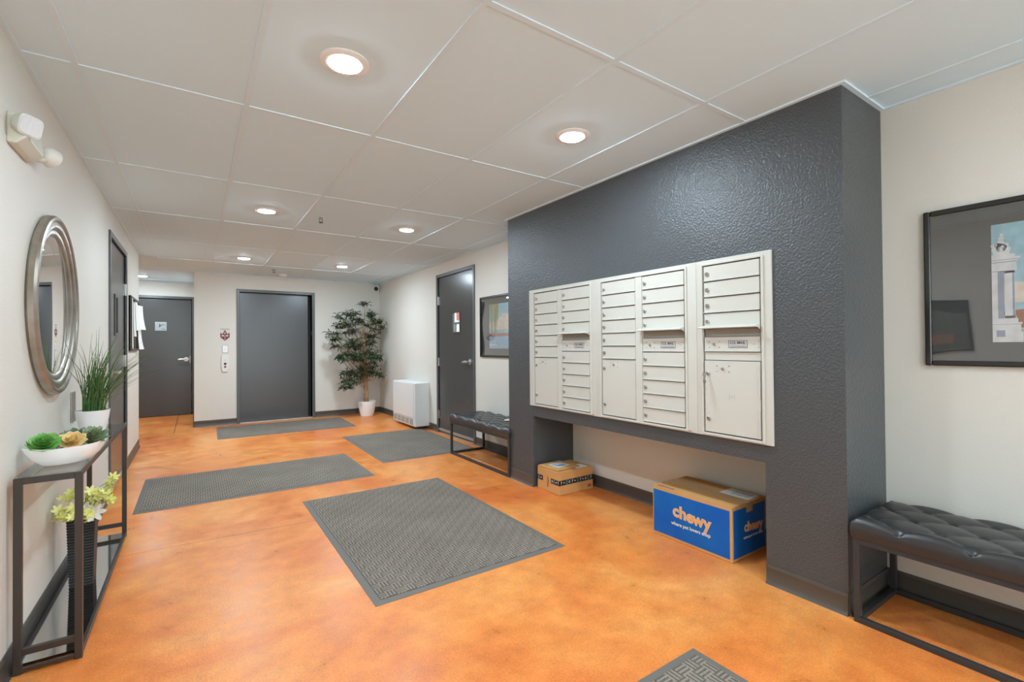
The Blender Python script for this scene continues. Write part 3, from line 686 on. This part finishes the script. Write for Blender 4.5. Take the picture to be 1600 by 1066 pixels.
# ------------------------------------------------------------------ wall heater
t_ = thing('wall_heater', 'white metal wall heater between the potted tree and the right wall door', 'heater', (XR, 6.79, .045))
hx0, hx1, hy0, hy1 = 2.60, XR, 6.345, 7.232
MB().box(hx0, hx1, hy0, hy1, .045, .668).build('casing', m_heat, t_, bevel=.006)
MB().box(hx0 - .006, hx0, hy0 + .05, hy1 - .01, .165, .655).build('front_panel', m_heat, t_, bevel=.003)
for k in range(5):
    a = hy0 + .07 + k * .162
    MB().box(hx0 - .003, hx0, a, a + .135, .065, .148).build('outlet_grille', m_grille, t_, bevel=.001)
MB().box(hx0 - .001, hx0 + .001, hy0 + .032, hy0 + .034, .15, .66).build('panel_seam', m_grille, t_)

# ------------------------------------------------------------------ pictures
def picture(x, sgn, y0, y1, z0, z1, mx, mz, label, painter, glass=m_picglass):
    t_ = thing('framed_picture', label, 'picture', (x, (y0 + y1) / 2, z0))
    e = .024; d = .022
    f = MB()
    for a in ((y0, y0 + e, z0, z1), (y1 - e, y1, z0, z1), (y0 + e, y1 - e, z0, z0 + e), (y0 + e, y1 - e, z1 - e, z1)):
        f.box(x, x + d * sgn, *a)
    f.build('frame', m_pic, t_, bevel=.006, seg=3)
    MB().box(x + .002 * sgn, x + .006 * sgn, y0 + e, y1 - e, z0 + e, z1 - e).build('mat_board', m_mat, t_)
    painter(t_, x + .007 * sgn, sgn, y0 + mx, y1 - mx, z0 + mz, z1 - mz)
    MB().box(x + .013 * sgn, x + .015 * sgn, y0 + e, y1 - e, z0 + e, z1 - e).build('glass', glass, t_)
    return t_
def art_mats():
    m = {}
    for n, c in dict(sky=(164, 208, 220), cloud=(245, 222, 202), stone=(236, 238, 238), shade=(150, 162, 180), tree=(170, 98, 60), grass=(146, 184, 84), water=(158, 202, 226), willow=(134, 150, 78), willow2=(184, 172, 104), far=(196, 120, 88), cream=(222, 216, 196), grey=(96, 98, 98)).items():
        m[n] = M('print_' + n, srgb(*c), .8, vary=(26, srgb(*[min(255, int(v * 1.1)) for v in c])))
    return m
AM = art_mats()
def flat(parent, x, sgn, layer, pts, name, mat):     # pts in (s,t); s = distance to the right as seen by the viewer
    xx = x + sgn * layer * .0004
    MB().prism([(xx, a, b) for a, b in pts], (sgn * .0004, 0, 0)).build(name, mat, parent)
def R_(a0, a1, b0, b1): return [(a0, b0), (a1, b0), (a1, b1), (a0, b1)]
def paint_column(t_, x, sgn, y0, y1, z0, z1):
    # y1 is the viewer's left edge (y decreases to the right)
    Z = lambda v: z0 + (z1 - z0) * v
    Y = lambda v: y1 - v                   # metres from the left edge
    art = MB().box(x, x + sgn * .0004, y0, y1, z0, z1).build('print', AM['sky'], t_)
    flat(art, x, sgn, 1, R_(y0, y1, Z(.33), Z(.5)), 'clouds', AM['cloud'])
    flat(art, x, sgn, 1, [(y1, Z(.12)), (y0, Z(.12)), (y0, Z(.33)), (y1 - .25, Z(.27)), (y1 - .12, Z(.28)), (y1, Z(.25))], 'autumn_trees', AM['tree'])
    flat(art, x, sgn, 2, R_(y0, y1, z0, Z(.10)), 'lawn', AM['grass'])
    S = AM['stone']
    cols = MB(); xx = x + sgn * .0012
    def q(a0, a1, v0, v1): cols.box(xx, xx + sgn * .0005, Y(a0), Y(a1), Z(v0), Z(v1))
    q(0, .09, 0, .09); q(0, .084, .09, .15); q(0, .088, .15, .165); q(0, .076, .165, .2); q(.0, .018, .2, .6); q(.038, .068, .2, .6); q(.034, .072, .2, .22); q(.034, .072, .58, .6); q(0, .074, .6, .68); q(0, .078, .68, .695); q(0, .084, .695, .715); q(0, .07, .715, .74); q(.006, .055, .74, .765)
    for k, (a, v, r) in enumerate([(.012, .785, .012), (.03, .80, .016), (.046, .785, .012), (.028, .84, .012), (.03, .875, .009), (.031, .905, .006), (.006, .82, .008), (.045, .82, .008), (.02, .82, .01)]):
        cols.lathe([(r, 0), (r, sgn * .0005)], (xx, Y(a), Z(v)), 14, 'x')
    cols.build('stone_monument', S, art)
    sh = MB()
    for a0, a1, v0, v1 in ((.018, .036, .2, .6), (.012, .038, .045, .1), (0, .074, .672, .678), (0, .08, .692, .696), (.02, .026, .77, .80), (.036, .041, .78, .81), (.061, .067, .22, .58), (0, .084, .148, .151), (.0, .07, .597, .601)):
        sh.box(xx + sgn * .0006, xx + sgn * .001, Y(a0), Y(a1), Z(v0), Z(v1))
    sh.build('monument_shading', AM['shade'], art)
def paint_lake(t_, x, sgn, y0, y1, z0, z1):
    Z = lambda v: z0 + (z1 - z0) * v; Y = lambda v: y1 - v
    art = MB().box(x, x + sgn * .0004, y0, y1, z0, z1).build('print', AM['sky'], t_)
    flat(art, x, sgn, 1, [(y1, Z(.42)), (y0, Z(.42)), (y0, Z(.7)), (y1 - .3, Z(.78)), (y1 - .15, Z(.62)), (y1, Z(.6))], 'clouds', AM['cloud'])
    flat(art, x, sgn, 2, R_(y0, y1, z0, Z(.27)), 'lake', AM['water'])
    flat(art, x, sgn, 2, R_(y0, y1, Z(.27), Z(.34)), 'far_shore', AM['far'])
    wl = MB(); wl2 = MB(); rnd = random.Random(3); xx = x + sgn * .0014
    for k in range(60):
        a = rnd.uniform(0, .20); b = Z(rnd.uniform(.18, .6)) if a < .16 else Z(rnd.uniform(.5, .7)); w = rnd.uniform(.004, .010)
        top = Z(1) - .002
        (wl if k % 2 else wl2).prism([(xx, Y(a) - w, top), (xx, Y(a), top), (xx, Y(a) - w * .3 - rnd.uniform(-.01, .01), b)], (sgn * .0004, 0, 0))
        xx += sgn * .00001
    wl.build('willow', AM['willow'], art); wl2.build('willow', AM['willow2'], art)
    flat(art, x, sgn, 3, [(Y(.0), Z(.12)), (Y(.2), Z(.08)), (Y(.2), Z(.06)), (Y(0), Z(.07))], 'reflection_band', AM['cloud'])
def paint_sketch(t_, x, sgn, y0, y1, z0, z1):
    art = MB().box(x, x + sgn * .0004, y0, y1, z0, z1).build('print', AM['grey'], t_)
    flat(art, x, sgn, 1, R_(y0, y1, z0, z0 + .1), 'foreground', AM['far'])
picture(XR, -1, -.27, .735, 1.093, 1.802, .222, .105, 'black framed print of a stone monument at the right edge', paint_column)
picture(XR, -1, 3.86, 4.845, 1.068, 1.772, .20, .10, 'black framed print of a willow and lake above the far bench', paint_lake)
picture(XL, 1, 1.25, 2.02, 1.07, 1.64, .15, .08, 'dark framed print on the left wall, seen only reflected in picture glass', paint_sketch)

# ------------------------------------------------------------------ oval/round mirror
my, mz, R = 3.095, 1.408, .425
t_ = thing('wall_mirror', 'round wall mirror in a stepped antiqued silver frame above the console table', 'mirror', (XL, my, mz))
SQ = Matrix.Translation((XL, my, mz)) @ Matrix.Diagonal((1, 1, 1, 1))
MB().lathe([(R - .100, .0), (R - .012, 0), (R, .010), (R, .028), (R - .007, .037), (R - .018, .040), (R - .027, .036), (R - .03, .031), (R - .042, .033), (R - .054, .033), (R - .064, .027), (R - .068, .022), (R - .08, .023), (R - .088, .021), (R - .096, .017), (R - .100, .012)], (0, 0, 0), 96, 'x', SQ)\
    .build('mirror_frame', m_silver, t_, smooth=35)
MB().lathe([(R - .099, .012), (R - .100, .0135), (R - .115, .015)], (0, 0, 0), 96, 'x', SQ).build('mirror_glass', m_mirror, t_, smooth=30)

# ------------------------------------------------------------------ console table
tx0, tx1, ty0, ty1, tz = -.556, -.365, 2.46, 3.90, .722
t_ = thing('console_table', 'narrow dark metal console table with glass top against the left wall', 'table', ((tx0 + tx1) / 2, (ty0 + ty1) / 2, 0))
s = .023
for x in (tx0, tx1 - s):
    for y in (ty0, ty1 - s): MB().box(x, x + s, y, y + s, 0, tz).build('leg', m_bronze, t_, bevel=.0015)
mb = MB()
for y in (ty0, ty1 - s): mb.box(tx0 + s, tx1 - s, y, y + s, tz - s, tz)
mb.box(tx0 + .006, tx0 + s, ty0 + s, ty1 - s, tz - .016, tz).box(tx1 - s, tx1, ty0 + s, ty1 - s, tz - .016, tz)
mb.build('top_frame', m_bronze, t_, bevel=.0015)
mb = MB()
for y in (ty0, ty1 - s): MB().box(tx0 + s, tx1 - s, y, y + s * .8, .068, .092).build('end_stretcher', m_bronze, t_, bevel=.0015)
mb = MB().box(tx0, tx0 + .014, ty0 + s, ty1 - s, .010, .030).box(tx1 - .014, tx1, ty0 + s, ty1 - s, .010, .030).box(tx0 + s, tx1 - s, ty0, ty0 + .01, .010, .024)
mb.build('lower_frame', m_bronze, t_, bevel=.0015)
MB().box(tx0 + .005, tx1 - .004, ty0 + .004, ty1 - .004, tz + .0005, tz + .0075).build('glass_top', m_glass, t_, bevel=.001)
MB().box(tx0 + .015, tx1 - .015, ty0 + s + .001, ty1 - s - .001, .024, .029).build('mirror_shelf', m_shelfm, t_)
ZT = tz + .0078
# steel cover plate on the wall behind the grass pot
tag(MB().box(XL, XL + .008, 3.53, 3.62, .79, .96).build('wall_plate', m_steel, bevel=.002), 'narrow steel wall plate behind the potted grass', 'wall plate')

# potted grass
gx_, gy_ = -.462, 3.40
t_ = thing('potted_grass', 'green artificial grass in a white pot on the console table', 'plant', (gx_, gy_, ZT))
MB().lathe([(.043, 0), (.046, .004), (.058, .045), (.068, .10), (.073, .138), (.070, .138), (.064, .108), (.05, .09)], (gx_, gy_, ZT), 40).build('pot', m_white, t_, smooth=35)
MB().lathe([(.055, .112), (.064, .115), (.03, .12), (.002, .12)], (gx_, gy_, ZT), 24).build('soil', m_soil, t_, smooth=60)
mb = MB(); rnd = random.Random(5)
def blade(mb, base, az, lean, length, width, curl):
    p = Vector(base); d = Vector((math.cos(az) * lean, math.sin(az) * lean, 1)).normalized(); n = 9
    side = Vector((-math.sin(az), math.cos(az), 0)); k0 = len(mb.v); vs = []
    for i in range(n + 1):
        w = width * (1 - (i / n) ** 2.2) + .0002; up_ = side.cross(d).normalized()
        vs += [p - side * w, p + up_ * w * .5, p + side * w]
        p = p + d * (length / n); d = (d + Vector((math.cos(az), math.sin(az), -.35)) * curl * (i / n + .25)).normalized()
        p.x = max(p.x, XL + .006)
    fs = []
    for i in range(n): a = i * 3; fs += [(a, a + 1, a + 4, a + 3), (a + 1, a + 2, a + 5, a + 4)]
    mb.add(vs, fs)
for k in range(185):
    a = rnd.uniform(0, 2 * PI); r = rnd.uniform(0, .05)
    az = rnd.gauss(-.6, 1.0) if rnd.random() < .5 else rnd.uniform(-PI, PI)
    if math.cos(az) < -.3: az = rnd.choice([-1.4, 1.4]) + rnd.uniform(-.3, .3)
    blade(mb, (gx_ + r * math.cos(a), gy_ + r * math.sin(a), ZT + .12), az, rnd.uniform(.02, .7), rnd.uniform(.22, .54), rnd.uniform(.0014, .0026), rnd.uniform(.05, .26))
mb.build('grass_blades', m_grass, t_, smooth=60, fix=False)

# boat-shaped bowl with succulents
bx_, by_, ang = -.440, 2.645, math.atan2(.55, .83)
t_ = local_thing('succulent_bowl', 'white boat-shaped bowl of mixed succulents on the console table', 'plant', (bx_, by_, ZT), ang)
prof = [(.0, .0), (.45, .0), (.60, .006), (.82, .03), (.95, .056), (1.0, .072), (.965, .073), (.9, .058), (.6, .05), (.001, .05)]
vs = []; n = 48; hl, hw = .140, .070
for r, h in prof:
    for k in range(n):
        w = 2 * PI * k / n; c, s2 = math.cos(w), math.sin(w)
        ex = abs(c) ** .9 * math.copysign(1, c); vs.append((hl * r * ex, hw * r * s2 * (1 - .25 * abs(c) ** 3), h + .012 * (abs(c) ** 3) * (h / .07)))
fs = [(i * n + k, i * n + (k + 1) % n, (i + 1) * n + (k + 1) % n, (i + 1) * n + k) for i in range(len(prof) - 1) for k in range(n)] + [tuple(range(n))[::-1]]
LB().add(vs, fs).build('bowl', m_white, t_, smooth=60)
def petal(mb, c, az, tilt, length, width, thick, cup=.3):
    ca, sa = math.cos(az), math.sin(az); ct, st = math.cos(tilt), math.sin(tilt)
    o = Vector((ca * ct, sa * ct, st)); sd = Vector((-sa, ca, 0)); nn = sd.cross(o) * -1
    if nn.z < 0: nn = -nn
    k = 7; vs = []; 
    for i in range(k + 1):
        t = i / k; w = width * (math.sin(PI * min(1, t * .86 + .06)) ** .8) * (1 if t < .99 else .1)
        p = Vector(c) + o * length * t + Vector((0, 0, 1)) * cup * length * t * t * (1 - st) * .5
        vs += [p - sd * w + nn * thick * .8, p + nn * thick * .2, p + sd * w + nn * thick * .8, p - nn * thick * .8]
    fs = []
    for i in range(k):
        a = i * 4
        for j in range(4): fs.append((a + j, a + (j + 1) % 4, a + 4 + (j + 1) % 4, a + 4 + j))
    fs += [(3, 2, 1, 0), (k * 4, k * 4 + 1, k * 4 + 2, k * 4 + 3)]
    mb.add(vs, fs)
def rosette(c, rad, mat, layers, width, name, seed):
    mb = LB(); rr = random.Random(seed)
    for l in range(layers):
        f = l / max(1, layers - 1); n_ = 9 - int(4 * f)
        for k in range(n_): petal(mb, (c[0], c[1], c[2] + .006 * l), 2 * PI * k / n_ + l * .5 + rr.uniform(-.1, .1), (.42 + .95 * f), rad * (1 - .55 * f), width * (1 - .4 * f), .0016)
    K = Matrix.Translation(Vector(c)) @ Matrix.Rotation(math.radians(34), 4, Vector((.91, -.41, 0))) @ Matrix.Translation(-Vector(c))
    mb.v = [tuple(K @ Vector(q)) for q in mb.v]
    return mb.build(name, mat, t_, smooth=60)
rosette((-.074, -.004, .078), .060, m_succ, 6, .024, 'green_rosette', 1)
rosette((.010, -.014, .076), .056, m_succ3, 4, .020, 'peach_rosette', 2)
rosette((.086, -.004, .076), .066, m_succ2, 6, .012, 'sage_rosette', 3)
rosette((.045, .030, .085), .055, M('succulent_teal', srgb(84, 118, 100), .5), 4, .013, 'teal_rosette', 4)
rosette((-.02, .028, .080), .05, m_succ2, 3, .012, 'small_rosette', 6)
mb = LB(); rr = random.Random(9)
for k in range(16):
    a = rr.uniform(0, 2 * PI); petal(mb, (-.075 + rr.uniform(-.03, .06), .02 + rr.uniform(-.02, .02), .055), a, rr.uniform(.5, 1.2), rr.uniform(.05, .085), .0035, .0012)
mb.build('spiky_leaves', m_grass, t_, smooth=60)
LB().lathe([(.11, .0), (.1, .004), (.001, .006)], (0, 0, .05), 24, mat=Matrix.Diagonal((1, .45, 1, 1))).build('moss', m_soil, t_, smooth=60)

# black ribbed vase with yellow blossoms on the lower shelf
vx, vy = -.468, 3.165
t_ = thing('flower_vase', 'tall black ribbed vase of yellow and white blossoms on the lower shelf', 'vase', (vx, vy, .029))
mb = MB(); n = 24; h = .335
pts = []
for i in range(n * 4 + 1):
    z = h * i / (n * 4); w = .044 + .009 * (z / h); w += .0016 * math.sin(2 * PI * i / 4 + .3)
    pts.append((w, z))
vs = []
for w, z in pts: vs += [(vx - w, vy - w, .0295 + z), (vx + w, vy - w, .0295 + z), (vx + w, vy + w, .0295 + z), (vx - w, vy + w, .0295 + z)]
fs = [(i * 4 + k, i * 4 + (k + 1) % 4, (i + 1) * 4 + (k + 1) % 4, (i + 1) * 4 + k) for i in range(len(pts) - 1) for k in range(4)] + [(3, 2, 1, 0)]
wi = .046; a = len(vs) - 4; vs += [(vx - wi, vy - wi, .0295 + h - .01), (vx + wi, vy - wi, .0295 + h - .01), (vx + wi, vy + wi, .0295 + h - .01), (vx - wi, vy + wi, .0295 + h - .01)]
fs += [(a + k, a + (k + 1) % 4, a + 4 + (k + 1) % 4, a + 4 + k) for k in range(4)] + [(a + 4, a + 5, a + 6, a + 7)]
mb.add(vs, fs).build('vase_body', m_vase, t_)
st, bl, wh = MB(), MB(), MB(); rr = random.Random(12)
def blossom(mb, c, size, seed):
    r2 = random.Random(seed); tl = Vector((r2.uniform(-.5, .5), r2.uniform(-1, .1), r2.uniform(.2, 1))).normalized()
    q = tl.to_track_quat('Z', 'Y').to_matrix().to_4x4(); tmp = MB()
    for k in range(6): petal(tmp, (0, 0, 0), 2 * PI * k / 6, .35, size, size * .22, .0008)
    mb.add(tmp.v, tmp.f, Matrix.Translation(Vector(c)) @ q)
top = .355
for k in range(20):
    a = rr.uniform(-PI, PI); ln = rr.uniform(.03, .13); hgt = rr.uniform(-.02, .15) * (1.2 - ln * 3)
    e = Vector((vx + math.cos(a) * ln, vy + math.sin(a) * ln * 1.3, top + .02 + hgt)); e.x = max(XL + .03, min(e.x, XL + .33))
    st.tube([(vx, vy, top - .02), (vx + (e.x - vx) * .5, vy + (e.y - vy) * .5, top + .05 + hgt * .6), tuple(e)], .0016, 5)
    for j in range(4): blossom(bl, e + Vector((rr.uniform(-.02, .02), rr.uniform(-.03, .03), rr.uniform(-.02, .02))), rr.uniform(.020, .032), k * 7 + j)
for k in range(5): blossom(wh, (vx + rr.uniform(-.05, .06), vy - .05 + rr.uniform(-.04, .03), top + .03 + rr.uniform(-.01, .03)), .05, 300 + k)
st.build('stems', m_stem, t_, smooth=60); bl.build('yellow_blossoms', m_yel, t_, smooth=60, fix=False); wh.build('white_blossoms', m_paper, t_, smooth=60, fix=False)

# ------------------------------------------------------------------ potted tree
px_, py_ = 2.47, 8.18
t_ = thing('potted_tree', 'artificial fig tree in a white pot in the back right corner', 'plant', (px_, py_, 0))
MB().lathe([(.098, 0), (.104, .004), (.125, .08), (.14, .16), (.15, .262), (.143, .262), (.138, .225), (.12, .215)], (px_, py_, 0), 48).build('pot', m_white, t_, smooth=35)
MB().lathe([(.139, .228), (.08, .238), (.002, .24)], (px_, py_, 0), 28).build('soil', m_soil, t_, smooth=60)
def at(px, py, y):          # photo pixel at scale of the tree's own distance -> world point in the plane y
    d = fw + rt2 * ((px - 800) / F_PX) - up2 * ((py - 533) / F_PX); k = y / d.y; return Vector((d.x * k, y, CAMZ + d.z * k))
tr = MB()
P0 = Vector((px_, py_, .23))
def tw(ph, r, z): return (px_ - .01 - .03 * (z - .23) + r * math.cos(ph), py_ + r * math.sin(ph), z)
for ph0 in (0, 2.1, 4.2):
    tr.tube([tw(ph0 + z * 9, .022 * (1 - z * .35), .23 + z) for z in [i * .04 for i in range(34)]], [.025 - .00046 * i for i in range(34)], 8)
branches = [((355, 80), 8.18), ((160, 180), 8.05), ((215, 160), 8.2), ((280, 150), 8.3), ((190, 235), 7.95), ((150, 265), 8.1), ((245, 245), 8.05), ((285, 205), 8.15), ((225, 300), 8.1), ((265, 285), 8.3),
            ((330, 215), 8.2), ((395, 175), 8.1), ((420, 160), 8.25), ((440, 215), 8.0), ((470, 215), 8.2), ((495, 265), 8.1), ((440, 280), 8.3), ((380, 245), 7.95),
            ((95, 355), 8.1), ((110, 315), 8.2), ((130, 345), 8.0), ((135, 420), 8.05), ((270, 375), 8.0), ((230, 385), 8.15), ((300, 410), 8.1), ((265, 420), 8.3), ((385, 330), 8.2), ((400, 390), 8.15), ((420, 335), 8.3), ((370, 370), 8.35),
            ((140, 495), 8.05), ((175, 480), 8.2), ((200, 515), 7.95), ((215, 480), 8.1), ((290, 490), 8.0), ((320, 520), 8.15), ((265, 520), 8.25), ((430, 470), 8.05), ((455, 500), 8.2), ((390, 500), 8.0), ((410, 540), 8.15), ((350, 480), 7.95), ((370, 450), 8.2),
            ((200, 630), 8.05), ((240, 620), 8.15), ((265, 640), 8.0), ((215, 680), 8.1), ((235, 720), 8.0), ((200, 735), 8.15), ((265, 690), 8.1), ((310, 620), 8.1), ((350, 590), 8.05), ((390, 600), 8.2), ((440, 620), 8.05), ((470, 645), 8.15), ((420, 580), 8.3), ((340, 660), 8.15)]
fol = MB(); rr = random.Random(21)
def leaf(mb, p, d, ln, w, roll_):
    d = d.normalized(); sd = d.cross(Vector((0, 0, 1))); sd = sd.normalized() if sd.length > .01 else Vector((1, 0, 0))
    nn = sd.cross(d); sd = sd * math.cos(roll_) + nn * math.sin(roll_); nn = sd.cross(d)
    pts = [(0, 0), (.3, 1), (.65, .8), (1, 0)]; vs = []
    for t, k in pts:
        c = p + d * ln * t - Vector((0, 0, 1)) * ln * .28 * t * t
        if k == 0: vs.append(c)
        else: vs += [c - sd * w * k + nn * w * .35, c, c + sd * w * k + nn * w * .35]
    mb.add(vs, [(0, 1, 2), (0, 2, 3), (1, 4, 5, 2), (2, 5, 6, 3), (4, 7, 5), (5, 7, 6)])
for (u, v), yy in branches:
    c = at(500 + u / 5.075, 460 + v / 5.075, yy); c.x = min(c.x, XR - .07); c.y = min(c.y, YB - .08)
    zr = max(.6, min(1.5, c.z - .22 - .45 * math.hypot(c.x - px_, c.y - py_)))
    root = Vector((px_ - .01 - .03 * (zr - .23), py_, zr))
    mid = root.lerp(c, .5) + Vector((0, 0, -.03))
    tr.tube([root, mid, c], [.008, .005, .003], 6)
    for k in range(9):
        a = rr.uniform(0, 2 * PI); d = Vector((math.cos(a), math.sin(a), rr.uniform(-.35, .75))).normalized(); ln = rr.uniform(.06, .12)
        s0 = c - d * .01; e = c + d * ln
        if e.x > XR - .03 or e.y > YB - .03: continue
        tr.tube([s0, e], [.0018, .001], 4)
        for j in range(7):
            t = .15 + .85 * j / 6; pp = s0.lerp(e, t) ; az = rr.uniform(0, 2 * PI)
            ld = d * .7 + Vector((math.cos(az), math.sin(az), rr.uniform(-.5, .3))) * .8
            q = pp + ld.normalized() * .09
            if q.x > XR - .03 or q.y > YB - .03: continue
            leaf(fol, pp, ld, rr.uniform(.06, .095), rr.uniform(.008, .0125), rr.uniform(-.6, .6))
tr.build('trunk', m_bark, t_, smooth=60)
fol.build('foliage', m_leaf, t_, smooth=80, fix=False)

# ------------------------------------------------------------------ elevator call station and signs
def wy(x0, x1, z0, z1, d0, d1): return MB().box(x0, x1, YB - d1, YB - d0, z0, z1)
t_ = thing('elevator_call_panel', 'white elevator call panel with round buttons beside the elevator', 'call panel', (.383, YB, .826))
x0, x1, z0, z1 = .338, .432, .826, 1.098
MB().prism([(x0 + .016, YB, z0), (x1 - .016, YB, z0), (x1, YB, z0 + .05), (x1 + .004, YB, (z0 + z1) / 2), (x1, YB, z1 - .02), (x1 - .012, YB, z1), (x0 + .012, YB, z1), (x0, YB, z1 - .02), (x0 - .004, YB, (z0 + z1) / 2), (x0, YB, z0 + .05)], (0, -.022, 0)).build('panel', m_whitep, t_, bevel=.004)
for z, mt_, r in ((1.02, m_whitep, .017), (.952, m_bmetal, .018), (.905, M('red_button', srgb(150, 70, 66), .4), .016)):  # lowest button is plain red, without emission
    MB().lathe([(r, -.022), (r, -.028), (r * .7, -.030), (.001, -.030)], (.385, YB, z), 20, 'y').build('button', mt_, t_, smooth=40)
t_ = thing('switch_plate', 'small white plate above the elevator call panel', 'wall plate', (.385, YB, 1.12))
wy(.345, .427, 1.118, 1.242, 0, .006).build('plate', m_sign, t_, bevel=.002)
wy(.353, .419, 1.128, 1.232, .006, .009).build('insert', m_white, t_, bevel=.001)
wy(.376, .396, 1.16, 1.19, .009, .012).build('toggle', m_whitep, t_, bevel=.001)
t_ = thing('fire_safety_sign', 'small maroon diamond fire safety sign beside the elevator', 'sign', (.385, YB, 1.32))
wy(.318, .452, 1.30, 1.505, 0, .002).build('sign_plate', M('sign_cream', srgb(216, 212, 202), .5), t_)
mb = MB(); yy = YB - .0032; c0, c1 = .384, 1.395
mb.prism([(c0, yy, c1 - .085), (c0 + .062, yy, c1 - .03), (c0 + .062, yy, c1 + .04), (c0 + .032, yy, c1 + .02), (c0, yy, c1 + .085), (c0 - .032, yy, c1 + .02), (c0 - .062, yy, c1 + .04), (c0 - .062, yy, c1 - .03)], (0, .0012, 0))
mb.build('emblem', m_maroon, t_)
mb = MB(); yy -= .0008
mb.box(c0 - .004, c0 + .004, yy, yy + .0008, c1 - .07, c1).box(c0 - .045, c0 - .012, yy, yy + .0008, c1 - .02, c1 + .008).box(c0 + .012, c0 + .045, yy, yy + .0008, c1 - .02, c1 + .008).box(c0 - .01, c0 + .01, yy, yy + .0008, c1 + .02, c1 + .045)
mb.build('emblem_print', M('sign_pink', srgb(206, 176, 170), .5), t_)
mb = MB()
for k in range(12): mb.box(c0 - .06 + k * .0102, c0 - .053 + k * .0102, YB - .0032, YB - .002, 1.487, 1.496)
mb.build('heading_print', m_label, t_)

# ------------------------------------------------------------------ notice board with papers
t_ = thing('notice_board', 'dark notice board with a white-edged frame near the end of the left wall', 'notice board', (XL, 6.7, 1.17))
b0, b1, z0, z1 = 6.26, 7.12, 1.175, 1.755
MB().box(XL, XL + .012, b0, b1, z0, z1).build('backing', m_wood, t_)
e = .025; mb = MB()
for a in ((b0, b0 + e, z0, z1), (b1 - e, b1, z0, z1), (b0 + e, b1 - e, z0, z0 + e), (b0 + e, b1 - e, z1 - e, z1)): mb.box(XL, XL + .024, *a)
mb.build('frame', m_bmetal, t_, bevel=.003)
def sheet(y0, y1, z0, z1, lean, label, lean2=0.):
    mb = MB(); n = 6; vs = []
    for i in range(n + 1):
        t = i / n; z = z1 + (z0 - z1) * t
        for j in range(4):
            q = j / 3; bow = lean * t * t * (.35 + .65 * q) + lean2 * q * q
            vs.append((XL + .028 + bow, y0 + (y1 - y0) * q + .0, z))
    vs += [(a - .0008, b, c) for a, b, c in vs]; m_ = (n + 1) * 4
    fs = [(i * 4 + j, i * 4 + j + 1, (i + 1) * 4 + j + 1, (i + 1) * 4 + j) for i in range(n) for j in range(3)]
    fs += [tuple(a + m_ for a in f[::-1]) for f in fs]
    mb.add(vs, fs); tag(mb.build('paper_notice', m_paper, smooth=60), label, 'paper', 'papers pinned to the notice board')
sheet(6.42, 6.56, 1.33, 1.70, .015, 'narrow paper pinned at the near side of the notice board')
sheet(6.60, 6.84, 1.40, 1.72, .03, 'paper pinned at the centre of the notice board')
sheet(6.86, 7.07, 1.42, 1.70, .03, 'paper sticking out over the far side of the notice board', .03)
sheet(6.90, 7.05, 1.19, 1.44, .03, 'lower paper hanging at the far corner of the notice board', .015)
sheet(6.287, 6.37, 1.20, 1.73, .004, 'tall white strip standing in for the near frame edge of the notice board')  # sheet used as the white near edge of the board frame

# ------------------------------------------------------------------ emergency light
t_ = thing('emergency_light', 'cream twin-head emergency light high on the left wall', 'emergency light', (XL, 2.58, 1.965))
a0, a1, x1 = 2.455, 2.69, XL + .055
MB().prism([(XL, a0, 1.965), (x1 - .03, a0, 1.965), (x1, a0, 1.995), (x1 - .008, a0, 2.07), (XL, a0, 2.08)], (0, a1 - a0, 0)).build('housing', m_cream, t_, bevel=.004)
c = Vector((XL + .062, 2.455, 2.035)); dv = Vector((.80, -.55, -.24)).normalized()
q = dv.to_track_quat('Z', 'Y').to_matrix().to_4x4(); T = Matrix.Translation(c) @ q
def rrect(w, h, r, z, n=6):
    o = []
    for cx_, cy_, a in ((w - r, h - r, 0), (-w + r, h - r, PI / 2), (-w + r, -h + r, PI), (w - r, -h + r, 1.5 * PI)):
        for k in range(n + 1): t = a + PI / 2 * k / n; o.append((cx_ + r * math.cos(t), cy_ + r * math.sin(t), z))
    return o
def loft(mb, rings, mat):
    n = len(rings[0]); vs = [p for r in rings for p in r]
    fs = [(i * n + k, i * n + (k + 1) % n, (i + 1) * n + (k + 1) % n, (i + 1) * n + k) for i in range(len(rings) - 1) for k in range(n)] + [tuple(range(n))[::-1], tuple(range((len(rings) - 1) * n, len(rings) * n))]
    return mb.add(vs, fs, mat)
hd = loft(MB(), [rrect(.024, .02, .012, -.04), rrect(.038, .031, .02, -.028), rrect(.044, .038, .02, 0), rrect(.044, .038, .02, .004)], T).build('lamp_head', m_cream, t_, smooth=35)
loft(MB(), [rrect(.041, .035, .018, .004), rrect(.039, .033, .018, .008)], T).build('lens', m_lens, hd, smooth=35)
c = Vector((XL + .056, 2.775, 2.025)); dv = Vector((.45, .85, -.2)).normalized()
q = dv.to_track_quat('Z', 'Y').to_matrix().to_4x4(); T = Matrix.Translation(c) @ q
hd = MB().lathe([(.004, -.042), (.018, -.039), (.031, -.026), (.039, -.008), (.041, .010), (.041, .014)], (0, 0, 0), 28, mat=T).build('lamp_head', m_whitep, t_, smooth=40)
MB().lathe([(.038, .014), (.036, .017)], (0, 0, 0), 24, mat=T).build('lens', m_lens, hd, smooth=40)
MB().tube([(XL + .03, 2.68, 1.99), (XL + .035, 2.72, 1.99), (XL + .05, 2.75, 2.005)], .010, 12).build('swivel', m_cream, t_, smooth=40)
